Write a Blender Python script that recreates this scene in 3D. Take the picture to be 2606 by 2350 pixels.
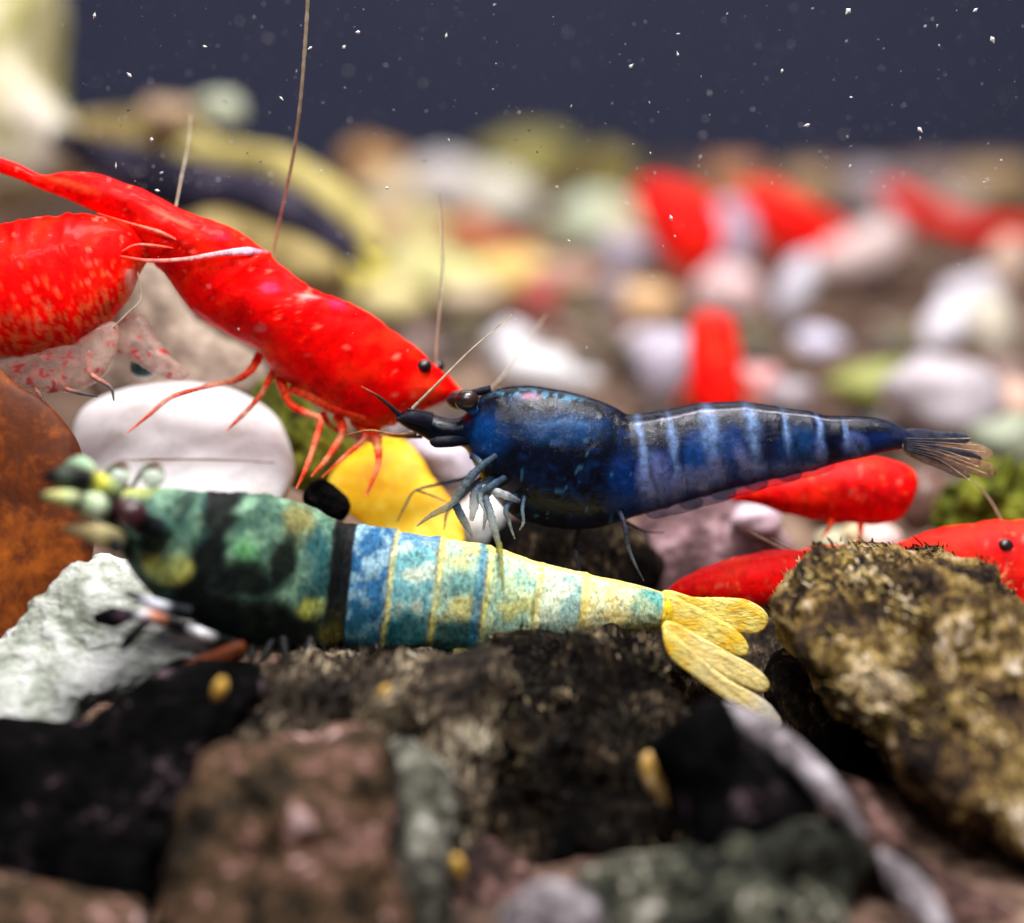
import bpy, math, random
import numpy as np
from mathutils import Vector, noise as mnoise

# ------------------------------------------------------------------ scene, camera, light
# 1 unit = 1 centimetre
sc = bpy.context.scene
for o in list(bpy.data.objects):
    bpy.data.objects.remove(o)
C = bpy.context.collection
W, H = 2606.0, 2350.0
PITCH = math.radians(14.0)
CAM = np.array([0.0, -9.7, 3.4])
K = 0.45 / W                                   # tangent per pixel of the photograph
RIGHT = np.array([1.0, 0.0, 0.0])
FWD = np.array([0.0, math.cos(PITCH), -math.sin(PITCH)])
UP = np.array([0.0, math.sin(PITCH), math.cos(PITCH)])
cam_d = bpy.data.cameras.new('camera')
cam = bpy.data.objects.new('camera', cam_d)
C.objects.link(cam)
cam.location = CAM
cam.rotation_euler = (math.pi / 2 - PITCH, 0, 0)
cam_d.sensor_width = 36
cam_d.lens = 36 / 0.45
cam_d.clip_start = 0.05
cam_d.clip_end = 500
cam_d.dof.use_dof = True
cam_d.dof.focus_distance = 10.12
cam_d.dof.aperture_fstop = 0.21                # lens opening about 4 mm across
sc.camera = cam

w = bpy.data.worlds.new('World')
sc.world = w
w.use_nodes = True
bg = w.node_tree.nodes['Background']
bg.inputs[0].default_value = (0.75, 0.8, 1.0, 1)
bg.inputs[1].default_value = 0.07


def area_lamp(name, loc, target, sx, sy, power, col):
    l = bpy.data.lights.new(name, 'AREA')
    l.shape = 'RECTANGLE'
    l.size, l.size_y = sx, sy
    l.energy = power
    l.color = col
    o = bpy.data.objects.new(name, l)
    C.objects.link(o)
    o.location = loc
    d = Vector(target) - Vector(loc)
    o.rotation_euler = d.to_track_quat('-Z', 'Y').to_euler()
    return o


area_lamp('tank_lamp', (1.5, -0.5, 14), (0.3, 1.0, 0), 8, 3, 3900, (1.0, 0.97, 0.94))
area_lamp('tank_lamp_rear', (0.0, 14.0, 15), (0, 15, 0), 16, 5, 1900, (1.0, 0.97, 0.95))
area_lamp('front_fill_lamp', (-1.0, -9.5, 14), (0.0, 1.0, 0.3), 9, 3, 1700, (1.0, 0.97, 0.95))  # unseen fill lamp, added to brighten the sides that face the camera

sc.view_settings.view_transform = 'Standard'
sc.view_settings.look = 'None'
sc.view_settings.exposure = 0.0
sc.view_settings.gamma = 1.0
sc.render.engine = 'CYCLES'
sc.cycles.use_denoising = True
sc.cycles.max_bounces = 8
sc.cycles.transparent_max_bounces = 16

# ------------------------------------------------------------------ helpers
RNG = random.Random(7)
NPR = np.random.RandomState(11)


def P(px, py, d):
    """the point that stands d centimetres in front of the lens behind a place in the photograph"""
    return CAM + d * (FWD + (px - W / 2) * K * RIGHT + (H / 2 - py) * K * UP)


def ground_d(py, z=0.0):
    s = FWD[2] + (H / 2 - py) * K * UP[2]
    return (z - CAM[2]) / s


def lin(c):
    c = np.asarray(c, float) / 255.0
    return np.where(c <= 0.04045, c / 12.92, ((c + 0.055) / 1.055) ** 2.4)


def L4(c):
    r = lin(c)
    return (float(r[0]), float(r[1]), float(r[2]), 1.0)


def _hash(ix, iy, seed):
    n = (ix * 374761393 + iy * 668265263 + seed * 1442695041) & 0x7fffffff
    n = ((n ^ (n >> 13)) * 1274126177) & 0x7fffffff
    return ((n ^ (n >> 16)) & 0xffff) / 65535.0


def vnoise(x, y, cell, seed=0, octaves=3):
    """value noise 0..1 on arrays"""
    out = np.zeros_like(x, float)
    amp, tot = 1.0, 0.0
    for o in range(octaves):
        fx, fy = x / cell, y / cell
        ix, iy = np.floor(fx).astype(np.int64), np.floor(fy).astype(np.int64)
        tx, ty = fx - ix, fy - iy
        tx, ty = tx * tx * (3 - 2 * tx), ty * ty * (3 - 2 * ty)
        a = _hash(ix, iy, seed + o); b = _hash(ix + 1, iy, seed + o)
        c = _hash(ix, iy + 1, seed + o); d = _hash(ix + 1, iy + 1, seed + o)
        out += amp * ((a * (1 - tx) + b * tx) * (1 - ty) + (c * (1 - tx) + d * tx) * ty)
        tot += amp
        amp *= 0.5
        cell *= 0.5
    return out / tot


def sstep(a, b, x):
    t = np.clip((x - a) / (b - a), 0, 1)
    return t * t * (3 - 2 * t)


def blob(px, py, cx, cy, rx, ry, soft=0.35, rot=0.0):
    c, s = math.cos(rot), math.sin(rot)
    dx, dy = px - cx, py - cy
    u, v = (dx * c + dy * s) / rx, (-dx * s + dy * c) / ry
    r = np.sqrt(u * u + v * v)
    return 1 - sstep(1 - soft, 1 + soft, r)


def mixc(col, c, m):
    return col * (1 - m[:, None]) + lin(c)[None, :] * m[:, None]


def catmull(pts, n, closed=False):
    p = np.asarray(pts, float)
    m = len(p)
    if closed:
        q = np.vstack([p[-1], p, p[0], p[1]])
        segs = m
    else:
        q = np.vstack([2 * p[0] - p[1], p, 2 * p[-1] - p[-2]])
        segs = m - 1
    ts = np.linspace(0, segs, n, endpoint=not closed)
    out = []
    for t in ts:
        i = min(int(t), segs - 1)
        f = t - i
        a, b, c, d = q[i], q[i + 1], q[i + 2], q[i + 3]
        out.append(0.5 * (2 * b + (c - a) * f + (2 * a - 5 * b + 4 * c - d) * f * f + (3 * b - a - 3 * c + d) * f ** 3))
    return np.array(out)


ORG = {}


def thing(name, loc, label, cat, group=None):
    o = bpy.data.objects.new(name, None)
    C.objects.link(o)
    o.empty_display_size = 0.1
    o.location = loc
    ORG[o] = np.asarray(loc, float)
    tag(o, label, cat, group)
    return o


def tag(o, label=None, cat=None, group=None, kind=None):
    if label: o['label'] = label
    if cat: o['category'] = cat
    if group: o['group'] = group
    if kind: o['kind'] = kind
    return o


def mesh_obj(name, verts, faces, mat, parent=None, cols=None, smooth=True, origin=None):
    verts = np.asarray(verts, float)
    if origin is None:
        origin = verts.mean(0) if parent is None else ORG[parent]
    me = bpy.data.meshes.new(name)
    me.from_pydata((verts - origin).tolist(), [], faces)
    if smooth:
        me.polygons.foreach_set('use_smooth', [True] * len(me.polygons))
    if cols is not None:
        c = np.asarray(cols, float)
        if c.shape[1] == 3:
            c = np.hstack([c, np.ones((len(c), 1))])
        a = me.color_attributes.new('tint', 'FLOAT_COLOR', 'POINT')
        a.data.foreach_set('color', c.ravel())
    me.update()
    o = bpy.data.objects.new(name, me)
    C.objects.link(o)
    if mat: me.materials.append(mat)
    if parent is not None:
        o.parent = parent
        o.location = origin - ORG[parent]
    else:
        o.location = origin
    ORG[o] = np.asarray(origin, float)
    return o


def grid_faces(n, m, wrap=True):
    f = []
    for i in range(n - 1):
        for j in range(m if wrap else m - 1):
            k = (j + 1) % m
            f.append((i * m + j, i * m + k, (i + 1) * m + k, (i + 1) * m + j))
    return f


def tube(name, pts, radii, mat, parent, cols=None, n=None, sides=8, flat=1.0, origin=None, rough=0.0):
    """a tapering limb through points (px, py, depth); radii in pixels of the photograph"""
    pts = np.asarray(pts, float)
    n = n or max(8, len(pts) * 7)
    q = catmull(pts, n)
    r = np.interp(np.linspace(0, 1, n), np.linspace(0, 1, len(radii)), radii)
    w3 = np.array([P(a, b, d) for a, b, d in q])
    tang = np.gradient(w3, axis=0)
    tang /= np.linalg.norm(tang, axis=1)[:, None] + 1e-9
    V = []
    for i in range(n):
        a = np.cross(tang[i], FWD); a /= np.linalg.norm(a) + 1e-9
        b = np.cross(tang[i], a)
        rr = r[i] * K * q[i, 2]
        if rough: rr *= 1 + rough * (NPR.rand() - 0.5)
        for j in range(sides):
            th = 2 * math.pi * j / sides
            V.append(w3[i] + rr * (math.cos(th) * a + flat * math.sin(th) * b))
    F = grid_faces(n, sides)
    F.append(tuple(range(sides)))
    F.append(tuple((n - 1) * sides + j for j in range(sides))[::-1])
    cc = None
    if cols is not None:
        cols = np.array([list(lin(c[:3])) + [c[3] if len(c) > 3 else 1.0] for c in cols])
        tt = np.linspace(0, 1, n)
        cc = np.stack([np.interp(tt, np.linspace(0, 1, len(cols)), cols[:, k]) for k in range(4)], 1)
        cc = np.repeat(cc, sides, axis=0)
    return mesh_obj(name, V, F, mat, parent, cc, origin=origin)


def loft_body(name, stations, depth, halfw, mat, parent, paint=None, n=220, m=72, power=2.2, rings=(), ringamp=0.03, lump=0.035, seed=0):
    """one continuous animal body: stations = (top px, bottom px) pairs; depth and halfw are lists along the body (cm, px)"""
    st = np.array([[a[0], a[1], b[0], b[1]] for a, b in stations], float)
    q = catmull(st, n)
    ts = np.linspace(0, 1, n)
    dep = np.interp(ts, np.linspace(0, 1, len(depth)), depth)
    # rounded half width, zero at both ends follows the height
    hw = np.interp(ts, np.linspace(0, 1, len(halfw)), halfw)
    V, PX, PY, TT, HH = [], [], [], [], []
    xs = 0.5 * (q[:, 0] + q[:, 2])
    for i in range(n):
        T, B = q[i, :2], q[i, 2:]
        c = (T + B) / 2
        h = (T - B) / 2
        g = 1.0
        for rx in rings:
            u = (xs[i] - rx) / 14.0
            if -3.0 < u < 1.2:
                g += ringamp * (math.exp(-(u ** 2)) if u < 0 else math.exp(-(u * 3) ** 2))
        for j in range(m):
            th = 2 * math.pi * j / m
            cs, sn = math.cos(th), math.sin(th)
            e = 2.0 / power
            a = math.copysign(abs(cs) ** e, cs)
            b = math.copysign(abs(sn) ** e, sn)
            gl = g * (1 + lump * mnoise.fractal(Vector((c[0] / 55.0, 2.2 * cs + c[1] / 90.0, 2.2 * sn + seed)), 0.8, 2.0, 3))
            px, py = c[0] + a * h[0] * gl, c[1] + a * h[1] * gl
            V.append(P(px, py, dep[i]) + FWD * (b * hw[i] * gl * K * dep[i]))
            PX.append(px); PY.append(py); TT.append(ts[i]); HH.append(a)
    PX, PY, TT, HH = map(np.array, (PX, PY, TT, HH))
    F = grid_faces(n, m)
    F.append(tuple(range(m)))
    F.append(tuple((n - 1) * m + j for j in range(m))[::-1])
    cols = paint(PX, PY, TT, HH) if paint else None
    return mesh_obj(name, V, F, mat, parent, cols)


def outline_r(outline, nt, c):
    d = catmull(outline, len(outline) * 24, closed=True) - c
    ang = np.arctan2(d[:, 1], d[:, 0])
    rad = np.hypot(d[:, 0], d[:, 1])
    ths = np.linspace(-math.pi, math.pi, nt, endpoint=False)
    r = np.zeros(nt)
    wdt = 2.2 * math.pi / nt
    for i, t in enumerate(ths):
        dd = np.abs((ang - t + math.pi) % (2 * math.pi) - math.pi)
        near = dd < max(wdt, dd.min() + 1e-6)
        r[i] = rad[near].max()
    k = np.array([0.25, 0.5, 0.25])
    r = np.convolve(np.r_[r[-1], r, r[0]], k, 'valid')
    return ths, r


def inflate(name, outline, d, thick, mat, parent=None, rough=0.03, cell=0.25, tilt=0.0, nt=96, npz=48, seed=0, sq=0.75, paint=None, facets=0, center=None):
    """a solid stone: silhouette from the photograph, real depth `thick` (cm half thickness), uneven surface"""
    ol = np.asarray(outline, float)
    c = np.asarray(center, float) if center is not None else (catmull(ol, 200, closed=True).mean(0))
    ths, r = outline_r(ol, nt, c)
    s = K * d
    c3 = P(c[0], c[1], d)
    rng = np.random.RandomState(seed + 5)
    so = Vector((seed * 3.7, seed * 1.3, seed * 2.1))
    planes = []
    for k in range(facets):
        v = rng.normal(size=3); v /= np.linalg.norm(v)
        planes.append((v, 0.72 + 0.2 * rng.rand()))
    V, PX, PY = [], [], []
    mean_r = r.mean() * s
    phis = np.linspace(-math.pi / 2, math.pi / 2, npz)
    for ph in phis:
        cp, sp = max(math.cos(ph), 0.0) ** sq, math.copysign(abs(math.sin(ph)) ** sq, math.sin(ph))
        for i, t in enumerate(ths):
            x, y = r[i] * cp * math.cos(t), r[i] * cp * math.sin(t)
            loc = np.array([x * s, -y * s, sp * thick])
            if planes:
                u = loc / np.array([mean_r, mean_r, thick])
                for v, off in planes:
                    e = u @ v - off
                    if e > 0: u = u - v * e * 0.85
                loc = u * np.array([mean_r, mean_r, thick])
            p = c3 + RIGHT * loc[0] + UP * loc[1] + FWD * (loc[2] + tilt * loc[1])
            nrm = p - c3
            ln = np.linalg.norm(nrm) + 1e-6
            if rough:
                q = Vector(p / cell) + so
                h = mnoise.fractal(q, 0.9, 2.1, 4, noise_basis='PERLIN_ORIGINAL') * rough
                p = p + nrm / ln * h
            V.append(p)
            PX.append(c[0] + x); PY.append(c[1] + y)
    F = grid_faces(npz, nt)
    cols = paint(np.array(PX), np.array(PY)) if paint else None
    return mesh_obj(name, V, F, mat, parent, cols)


# ------------------------------------------------------------------ materials
def new_mat(name):
    m = bpy.data.materials.new(name)
    m.use_nodes = True
    nt = m.node_tree
    for n in list(nt.nodes): nt.nodes.remove(n)
    out = nt.nodes.new('ShaderNodeOutputMaterial')
    b = nt.nodes.new('ShaderNodeBsdfPrincipled')
    nt.links.new(b.outputs[0], out.inputs[0])
    return m, nt, b, out


def node(nt, t, **kw):
    n = nt.nodes.new(t)
    for k, v in kw.items():
        if k in n.inputs.keys() if hasattr(n.inputs, 'keys') else False: n.inputs[k].default_value = v
        else: setattr(n, k, v)
    return n


def noise_node(nt, vec, scale, detail=4, rough=0.6, dist=0.0):
    n = nt.nodes.new('ShaderNodeTexNoise')
    n.inputs['Scale'].default_value = scale
    n.inputs['Detail'].default_value = detail
    n.inputs['Roughness'].default_value = rough
    n.inputs['Distortion'].default_value = dist
    nt.links.new(vec, n.inputs['Vector'])
    return n


def ramp(nt, fac, stops):
    r = nt.nodes.new('ShaderNodeValToRGB')
    e = r.color_ramp.elements
    while len(e) < len(stops): e.new(0.5)
    for k, (p, c) in enumerate(stops):
        e[k].position = p
        e[k].color = L4(c) if len(c) == 3 else c
    nt.links.new(fac, r.inputs[0])
    return r


def mixrgb(nt, fac, a, b, mode='MIX'):
    m = nt.nodes.new('ShaderNodeMix')
    m.data_type = 'RGBA'
    m.blend_type = mode
    for s, v in ((0, fac), (6, a), (7, b)):
        if hasattr(v, 'is_output'): nt.links.new(v, m.inputs[s])
        elif s == 0: m.inputs[0].default_value = v
        else: m.inputs[s].default_value = L4(v)
    return m.outputs[2]


def rock_mat(name, stops, scale=3.0, fine=14.0, speck=None, speck_at=0.62, bump=0.6, streak=None, rough=0.75, dist=0.6, bdist=0.03, contrast=2.0, spec=0.12):
    m, nt, b, out = new_mat(name)
    tc = nt.nodes.new('ShaderNodeTexCoord')
    vec = tc.outputs['Object']
    svec = vec
    if streak:
        mp = nt.nodes.new('ShaderNodeMapping')
        mp.inputs['Rotation'].default_value = streak[0]
        mp.inputs['Scale'].default_value = streak[1]
        nt.links.new(vec, mp.inputs[0])
        svec = mp.outputs[0]
    n1 = noise_node(nt, vec, scale, 6, 0.62, dist)
    n2 = noise_node(nt, svec, fine, 5, 0.65, 0.3)
    mth = nt.nodes.new('ShaderNodeMath'); mth.operation = 'MULTIPLY_ADD'
    nt.links.new(n2.outputs[0], mth.inputs[0]); mth.inputs[1].default_value = 0.6
    sub = nt.nodes.new('ShaderNodeMath'); sub.operation = 'SUBTRACT'
    nt.links.new(n1.outputs[0], sub.inputs[0]); sub.inputs[1].default_value = 0.3
    nt.links.new(sub.outputs[0], mth.inputs[2])
    gain = nt.nodes.new('ShaderNodeMapRange')
    gain.inputs['From Min'].default_value = 0.5 - 0.5 / contrast; gain.inputs['From Max'].default_value = 0.5 + 0.5 / contrast
    nt.links.new(mth.outputs[0], gain.inputs[0])
    r = ramp(nt, gain.outputs[0], stops)
    col = r.outputs[0]
    if speck:
        n3 = noise_node(nt, svec, fine * 1.7, 3, 0.6)
        rr = ramp(nt, n3.outputs[0], [(speck_at, (0, 0, 0)), (speck_at + 0.08, (255, 255, 255))])
        col = mixrgb(nt, rr.outputs[0], col, speck)
    nt.links.new(col, b.inputs['Base Color'])
    b.inputs['Roughness'].default_value = rough
    b.inputs['Specular IOR Level'].default_value = spec
    bp = nt.nodes.new('ShaderNodeBump')
    bp.inputs['Strength'].default_value = bump
    bp.inputs['Distance'].default_value = bdist
    nt.links.new(mth.outputs[0], bp.inputs['Height'])
    nt.links.new(bp.outputs[0], b.inputs['Normal'])
    return m


def tint_mat(name, fine=40.0, var=0.35, rough=0.35, coat=0.3, bump=0.2, bdist=0.01, sss=0.0, alpha=False, veil=None, spec=0.5, speck=None, speck_at=0.63, speck_scale=30, stretch=None, trans=0.0, coat_bump=False):
    """colour from the body's own markings (tint) broken up by a fine grain; alpha of tint = how solid the shell is"""
    m, nt, b, out = new_mat(name)
    at = nt.nodes.new('ShaderNodeAttribute'); at.attribute_name = 'tint'
    tc = nt.nodes.new('ShaderNodeTexCoord')
    vec = tc.outputs['Object']
    if stretch:
        mp = nt.nodes.new('ShaderNodeMapping')
        mp.inputs['Rotation'].default_value = stretch[0]
        mp.inputs['Scale'].default_value = stretch[1]
        nt.links.new(vec, mp.inputs[0])
        vec = mp.outputs[0]
    n = noise_node(nt, vec, fine, 5, 0.7, 0.4)
    hi = 1.0 + var
    lo = max(0.0, 1.0 - var)
    mr = nt.nodes.new('ShaderNodeMapRange')
    mr.inputs['From Min'].default_value = 0.3; mr.inputs['From Max'].default_value = 0.7
    mr.inputs['To Min'].default_value = lo; mr.inputs['To Max'].default_value = hi
    nt.links.new(n.outputs[0], mr.inputs[0])
    vm = nt.nodes.new('ShaderNodeVectorMath'); vm.operation = 'SCALE'
    nt.links.new(at.outputs['Color'], vm.inputs[0])
    nt.links.new(mr.outputs[0], vm.inputs['Scale'])
    col = vm.outputs[0]
    if speck:
        n3 = noise_node(nt, vec, speck_scale, 4, 0.65)
        rr = ramp(nt, n3.outputs[0], [(speck_at, (0, 0, 0)), (speck_at + 0.1, (255, 255, 255))])
        col = mixrgb(nt, rr.outputs[0], col, speck)
    nt.links.new(col, b.inputs['Base Color'])
    b.inputs['Roughness'].default_value = rough
    b.inputs['Specular IOR Level'].default_value = spec
    b.inputs['Coat Weight'].default_value = coat
    b.inputs['Coat Roughness'].default_value = 0.08
    if sss:
        b.inputs['Subsurface Weight'].default_value = sss
        b.inputs['Subsurface Radius'].default_value = (1.0, 0.3, 0.2)
        b.inputs['Subsurface Scale'].default_value = 0.05
    if bump:
        bp = nt.nodes.new('ShaderNodeBump')
        bp.inputs['Strength'].default_value = bump
        bp.inputs['Distance'].default_value = bdist
        nt.links.new(n.outputs[0], bp.inputs['Height'])
        nt.links.new(bp.outputs[0], b.inputs['Normal'])
    if coat_bump:
        nc = noise_node(nt, vec, 11, 5, 0.7, 0.6)
        bc = nt.nodes.new('ShaderNodeBump')
        bc.inputs['Strength'].default_value = 0.4
        bc.inputs['Distance'].default_value = 0.03
        nt.links.new(nc.outputs[0], bc.inputs['Height'])
        nt.links.new(bc.outputs[0], b.inputs['Coat Normal'])
        b.inputs['Coat Roughness'].default_value = 0.1
    sh = b.outputs[0]
    if trans:
        tl = nt.nodes.new('ShaderNodeBsdfTranslucent')
        nt.links.new(col, tl.inputs[0])
        ms = nt.nodes.new('ShaderNodeMixShader'); ms.inputs[0].default_value = trans
        nt.links.new(sh, ms.inputs[1]); nt.links.new(tl.outputs[0], ms.inputs[2])
        sh = ms.outputs[0]
    if alpha:
        tr = nt.nodes.new('ShaderNodeBsdfTransparent')
        tr.inputs[0].default_value = veil or (1, 1, 1, 1)
        ms = nt.nodes.new('ShaderNodeMixShader')
        nt.links.new(at.outputs['Alpha'], ms.inputs[0])
        nt.links.new(tr.outputs[0], ms.inputs[1]); nt.links.new(sh, ms.inputs[2])
        sh = ms.outputs[0]
    nt.links.new(sh, out.inputs[0])
    return m


def plain_mat(name, col, rough=0.4, coat=0.0, var=0.2, fine=20.0, bump=0.15, bdist=0.01):
    dk = [max(0, int(c * (1 - var))) for c in col]
    lt = [min(255, int(c * (1 + var * 0.6))) for c in col]
    m, nt, b, out = new_mat(name)
    tc = nt.nodes.new('ShaderNodeTexCoord')
    n = noise_node(nt, tc.outputs['Object'], fine, 5, 0.6, 0.3)
    r = ramp(nt, n.outputs[0], [(0.3, dk), (0.7, lt)])
    nt.links.new(r.outputs[0], b.inputs['Base Color'])
    b.inputs['Roughness'].default_value = rough
    b.inputs['Coat Weight'].default_value = coat
    bp = nt.nodes.new('ShaderNodeBump')
    bp.inputs['Strength'].default_value = bump; bp.inputs['Distance'].default_value = bdist
    nt.links.new(n.outputs[0], bp.inputs['Height'])
    nt.links.new(bp.outputs[0], b.inputs['Normal'])
    return m


M = {}
M['blue'] = tint_mat('blue_shell', fine=30, var=0.6, rough=0.36, coat=0.2, spec=0.1, bump=0.2, coat_bump=True, bdist=0.012, alpha=True, veil=(0.9, 0.92, 1, 1), speck=(50, 96, 140), speck_at=0.68, speck_scale=30)
M['green'] = tint_mat('green_shell', fine=52, var=0.75, rough=0.5, coat=0.0, spec=0.12, bump=0.6, bdist=0.012, stretch=((0, 0.15, 0), (1.3, 1.0, 0.75)))
M['fan'] = tint_mat('tail_fan_skin', fine=60, var=0.4, rough=0.4, coat=0.3, bump=0.6, bdist=0.012, stretch=((0, 0.5, 0), (0.5, 1.0, 1.6)), trans=0.3)
M['red'] = tint_mat('red_shell', fine=22, var=0.35, rough=0.5, coat=0.04, bump=0.3, bdist=0.012, sss=0.5, speck=(255, 60, 26), speck_at=0.64, speck_scale=16, spec=0.06)
M['redfar'] = tint_mat('red_shell_far', fine=16, var=0.4, rough=0.55, coat=0.0, bump=0.4, bdist=0.015, spec=0.15, sss=0.3, speck=(255, 96, 56), speck_at=0.6, speck_scale=22)
M['limb'] = tint_mat('limb_skin', fine=36, var=0.65, rough=0.5, coat=0.03, bump=0.4, spec=0.12, bdist=0.01, alpha=True)
M['eye'] = plain_mat('eye_black', (34, 18, 20), rough=0.35, coat=0.2, var=0.5, bump=0.0)
M['feeler'] = plain_mat('feeler_pale', (176, 160, 138), rough=0.6)
M['dark_feeler'] = plain_mat('feeler_dark', (26, 26, 34), rough=0.4)
M['stuffcol'] = tint_mat('algae_thread', fine=30, var=0.3, rough=0.7, coat=0.0, bump=0.0, spec=0.2)
M['speck'] = plain_mat('pale_flake', (225, 222, 225), rough=0.5, var=0.1)

# ------------------------------------------------------------------ the setting
gm = rock_mat('substrate_soil', [(0.1, (40, 30, 27)), (0.42, (88, 68, 58)), (0.6, (120, 97, 83)), (0.9, (160, 136, 118))], scale=0.9, fine=5, bump=0.8, bdist=0.08)
nx, ny = 150, 170
gv = []
for j in range(ny):
    y = -7 + 33.0 * j / (ny - 1)
    for i in range(nx):
        x = -16 + 32.0 * i / (nx - 1)
        h = 0.16 * mnoise.fractal(Vector((x * 0.5, y * 0.5, 3.1)), 0.8, 2.0, 5)
        h += -0.25 + 0.12 * max(0, min(1, (y - 2) / 8.0))
        gv.append((x, y, h))
ground = mesh_obj('ground', gv, [tuple(reversed(f)) for f in grid_faces(ny, nx, wrap=False)], gm, origin=np.zeros(3))
tag(ground, 'brown gravelly aquarium substrate', kind='structure')
wm = plain_mat('back_wall_paint', (46, 51, 76), rough=0.9, var=0.06, fine=0.4, bump=0.0)
wv = [(-40, 20.8, -2), (40, 20.8, -2), (40, 20.8, 26), (-40, 20.8, 26), (-40, 21.3, -2), (40, 21.3, -2), (40, 21.3, 26), (-40, 21.3, 26)]
wall = mesh_obj('back_wall', wv, [(0, 1, 2, 3), (5, 4, 7, 6), (4, 0, 3, 7), (1, 5, 6, 2), (3, 2, 6, 7)], wm, smooth=False, origin=np.array([0, 20.8, 0]))
tag(wall, 'dark slate blue back panel of the aquarium', kind='structure')

# ------------------------------------------------------------------ far gravel: every pebble is a thing
PEB_MATS = {}


def pebble_mat(col):
    k = tuple(col)
    if k not in PEB_MATS:
        PEB_MATS[k] = plain_mat('pebble_stone', col, rough=0.45, var=0.18, fine=6, bump=0.2)
    return PEB_MATS[k]


def pebble_mesh(seed):
    rng = np.random.RandomState(seed)
    n, m = 14, 20
    V = []
    so = Vector((seed * 5.1, 2.2, seed * 0.7))
    for i in range(n):
        ph = -math.pi / 2 + math.pi * i / (n - 1)
        for j in range(m):
            th = 2 * math.pi * j / m
            v = Vector((math.cos(ph) * math.cos(th), math.cos(ph) * math.sin(th), math.sin(ph)))
            g = (1 + 0.34 * mnoise.noise(v * 1.2 + so) + 0.12 * mnoise.noise(v * 2.7 + so)) * (1 - 0.16 * max(0, abs(v.z) - 0.55) - 0.2 * max(0, v.x * 0.6 + v.y * 0.5 + v.z * 0.4 - 0.6))
            V.append(v * g)
    me = bpy.data.meshes.new('pebble')
    me.from_pydata(V, [], grid_faces(n, m))
    me.polygons.foreach_set('use_smooth', [True] * len(me.polygons))
    return me


PEB_MESH = [pebble_mesh(k) for k in range(9)]


def pebble(px, py, rx, ry, col, rot=0.0, label=None, group=None, name='pebble', d=None, z=0.0):
    """a pebble whose outline spans rx by ry photograph pixels, lying on the ground there"""
    d = d or min(ground_d(py + ry * 0.7, z), 28.2)
    if py < 330: d = 17.6
    s = K * d
    me = PEB_MESH[RNG.randrange(len(PEB_MESH))].copy()
    me.materials.append(pebble_mat(col))
    o = bpy.data.objects.new(name, me)
    C.objects.link(o)
    o.location = P(px, py, d)
    o.scale = (rx * s, 0.5 * (rx + ry) * s, ry * s)
    o.rotation_euler = (0, rot, RNG.uniform(-0.3, 0.3))
    tag(o, label, 'pebble', group)
    return o


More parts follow.
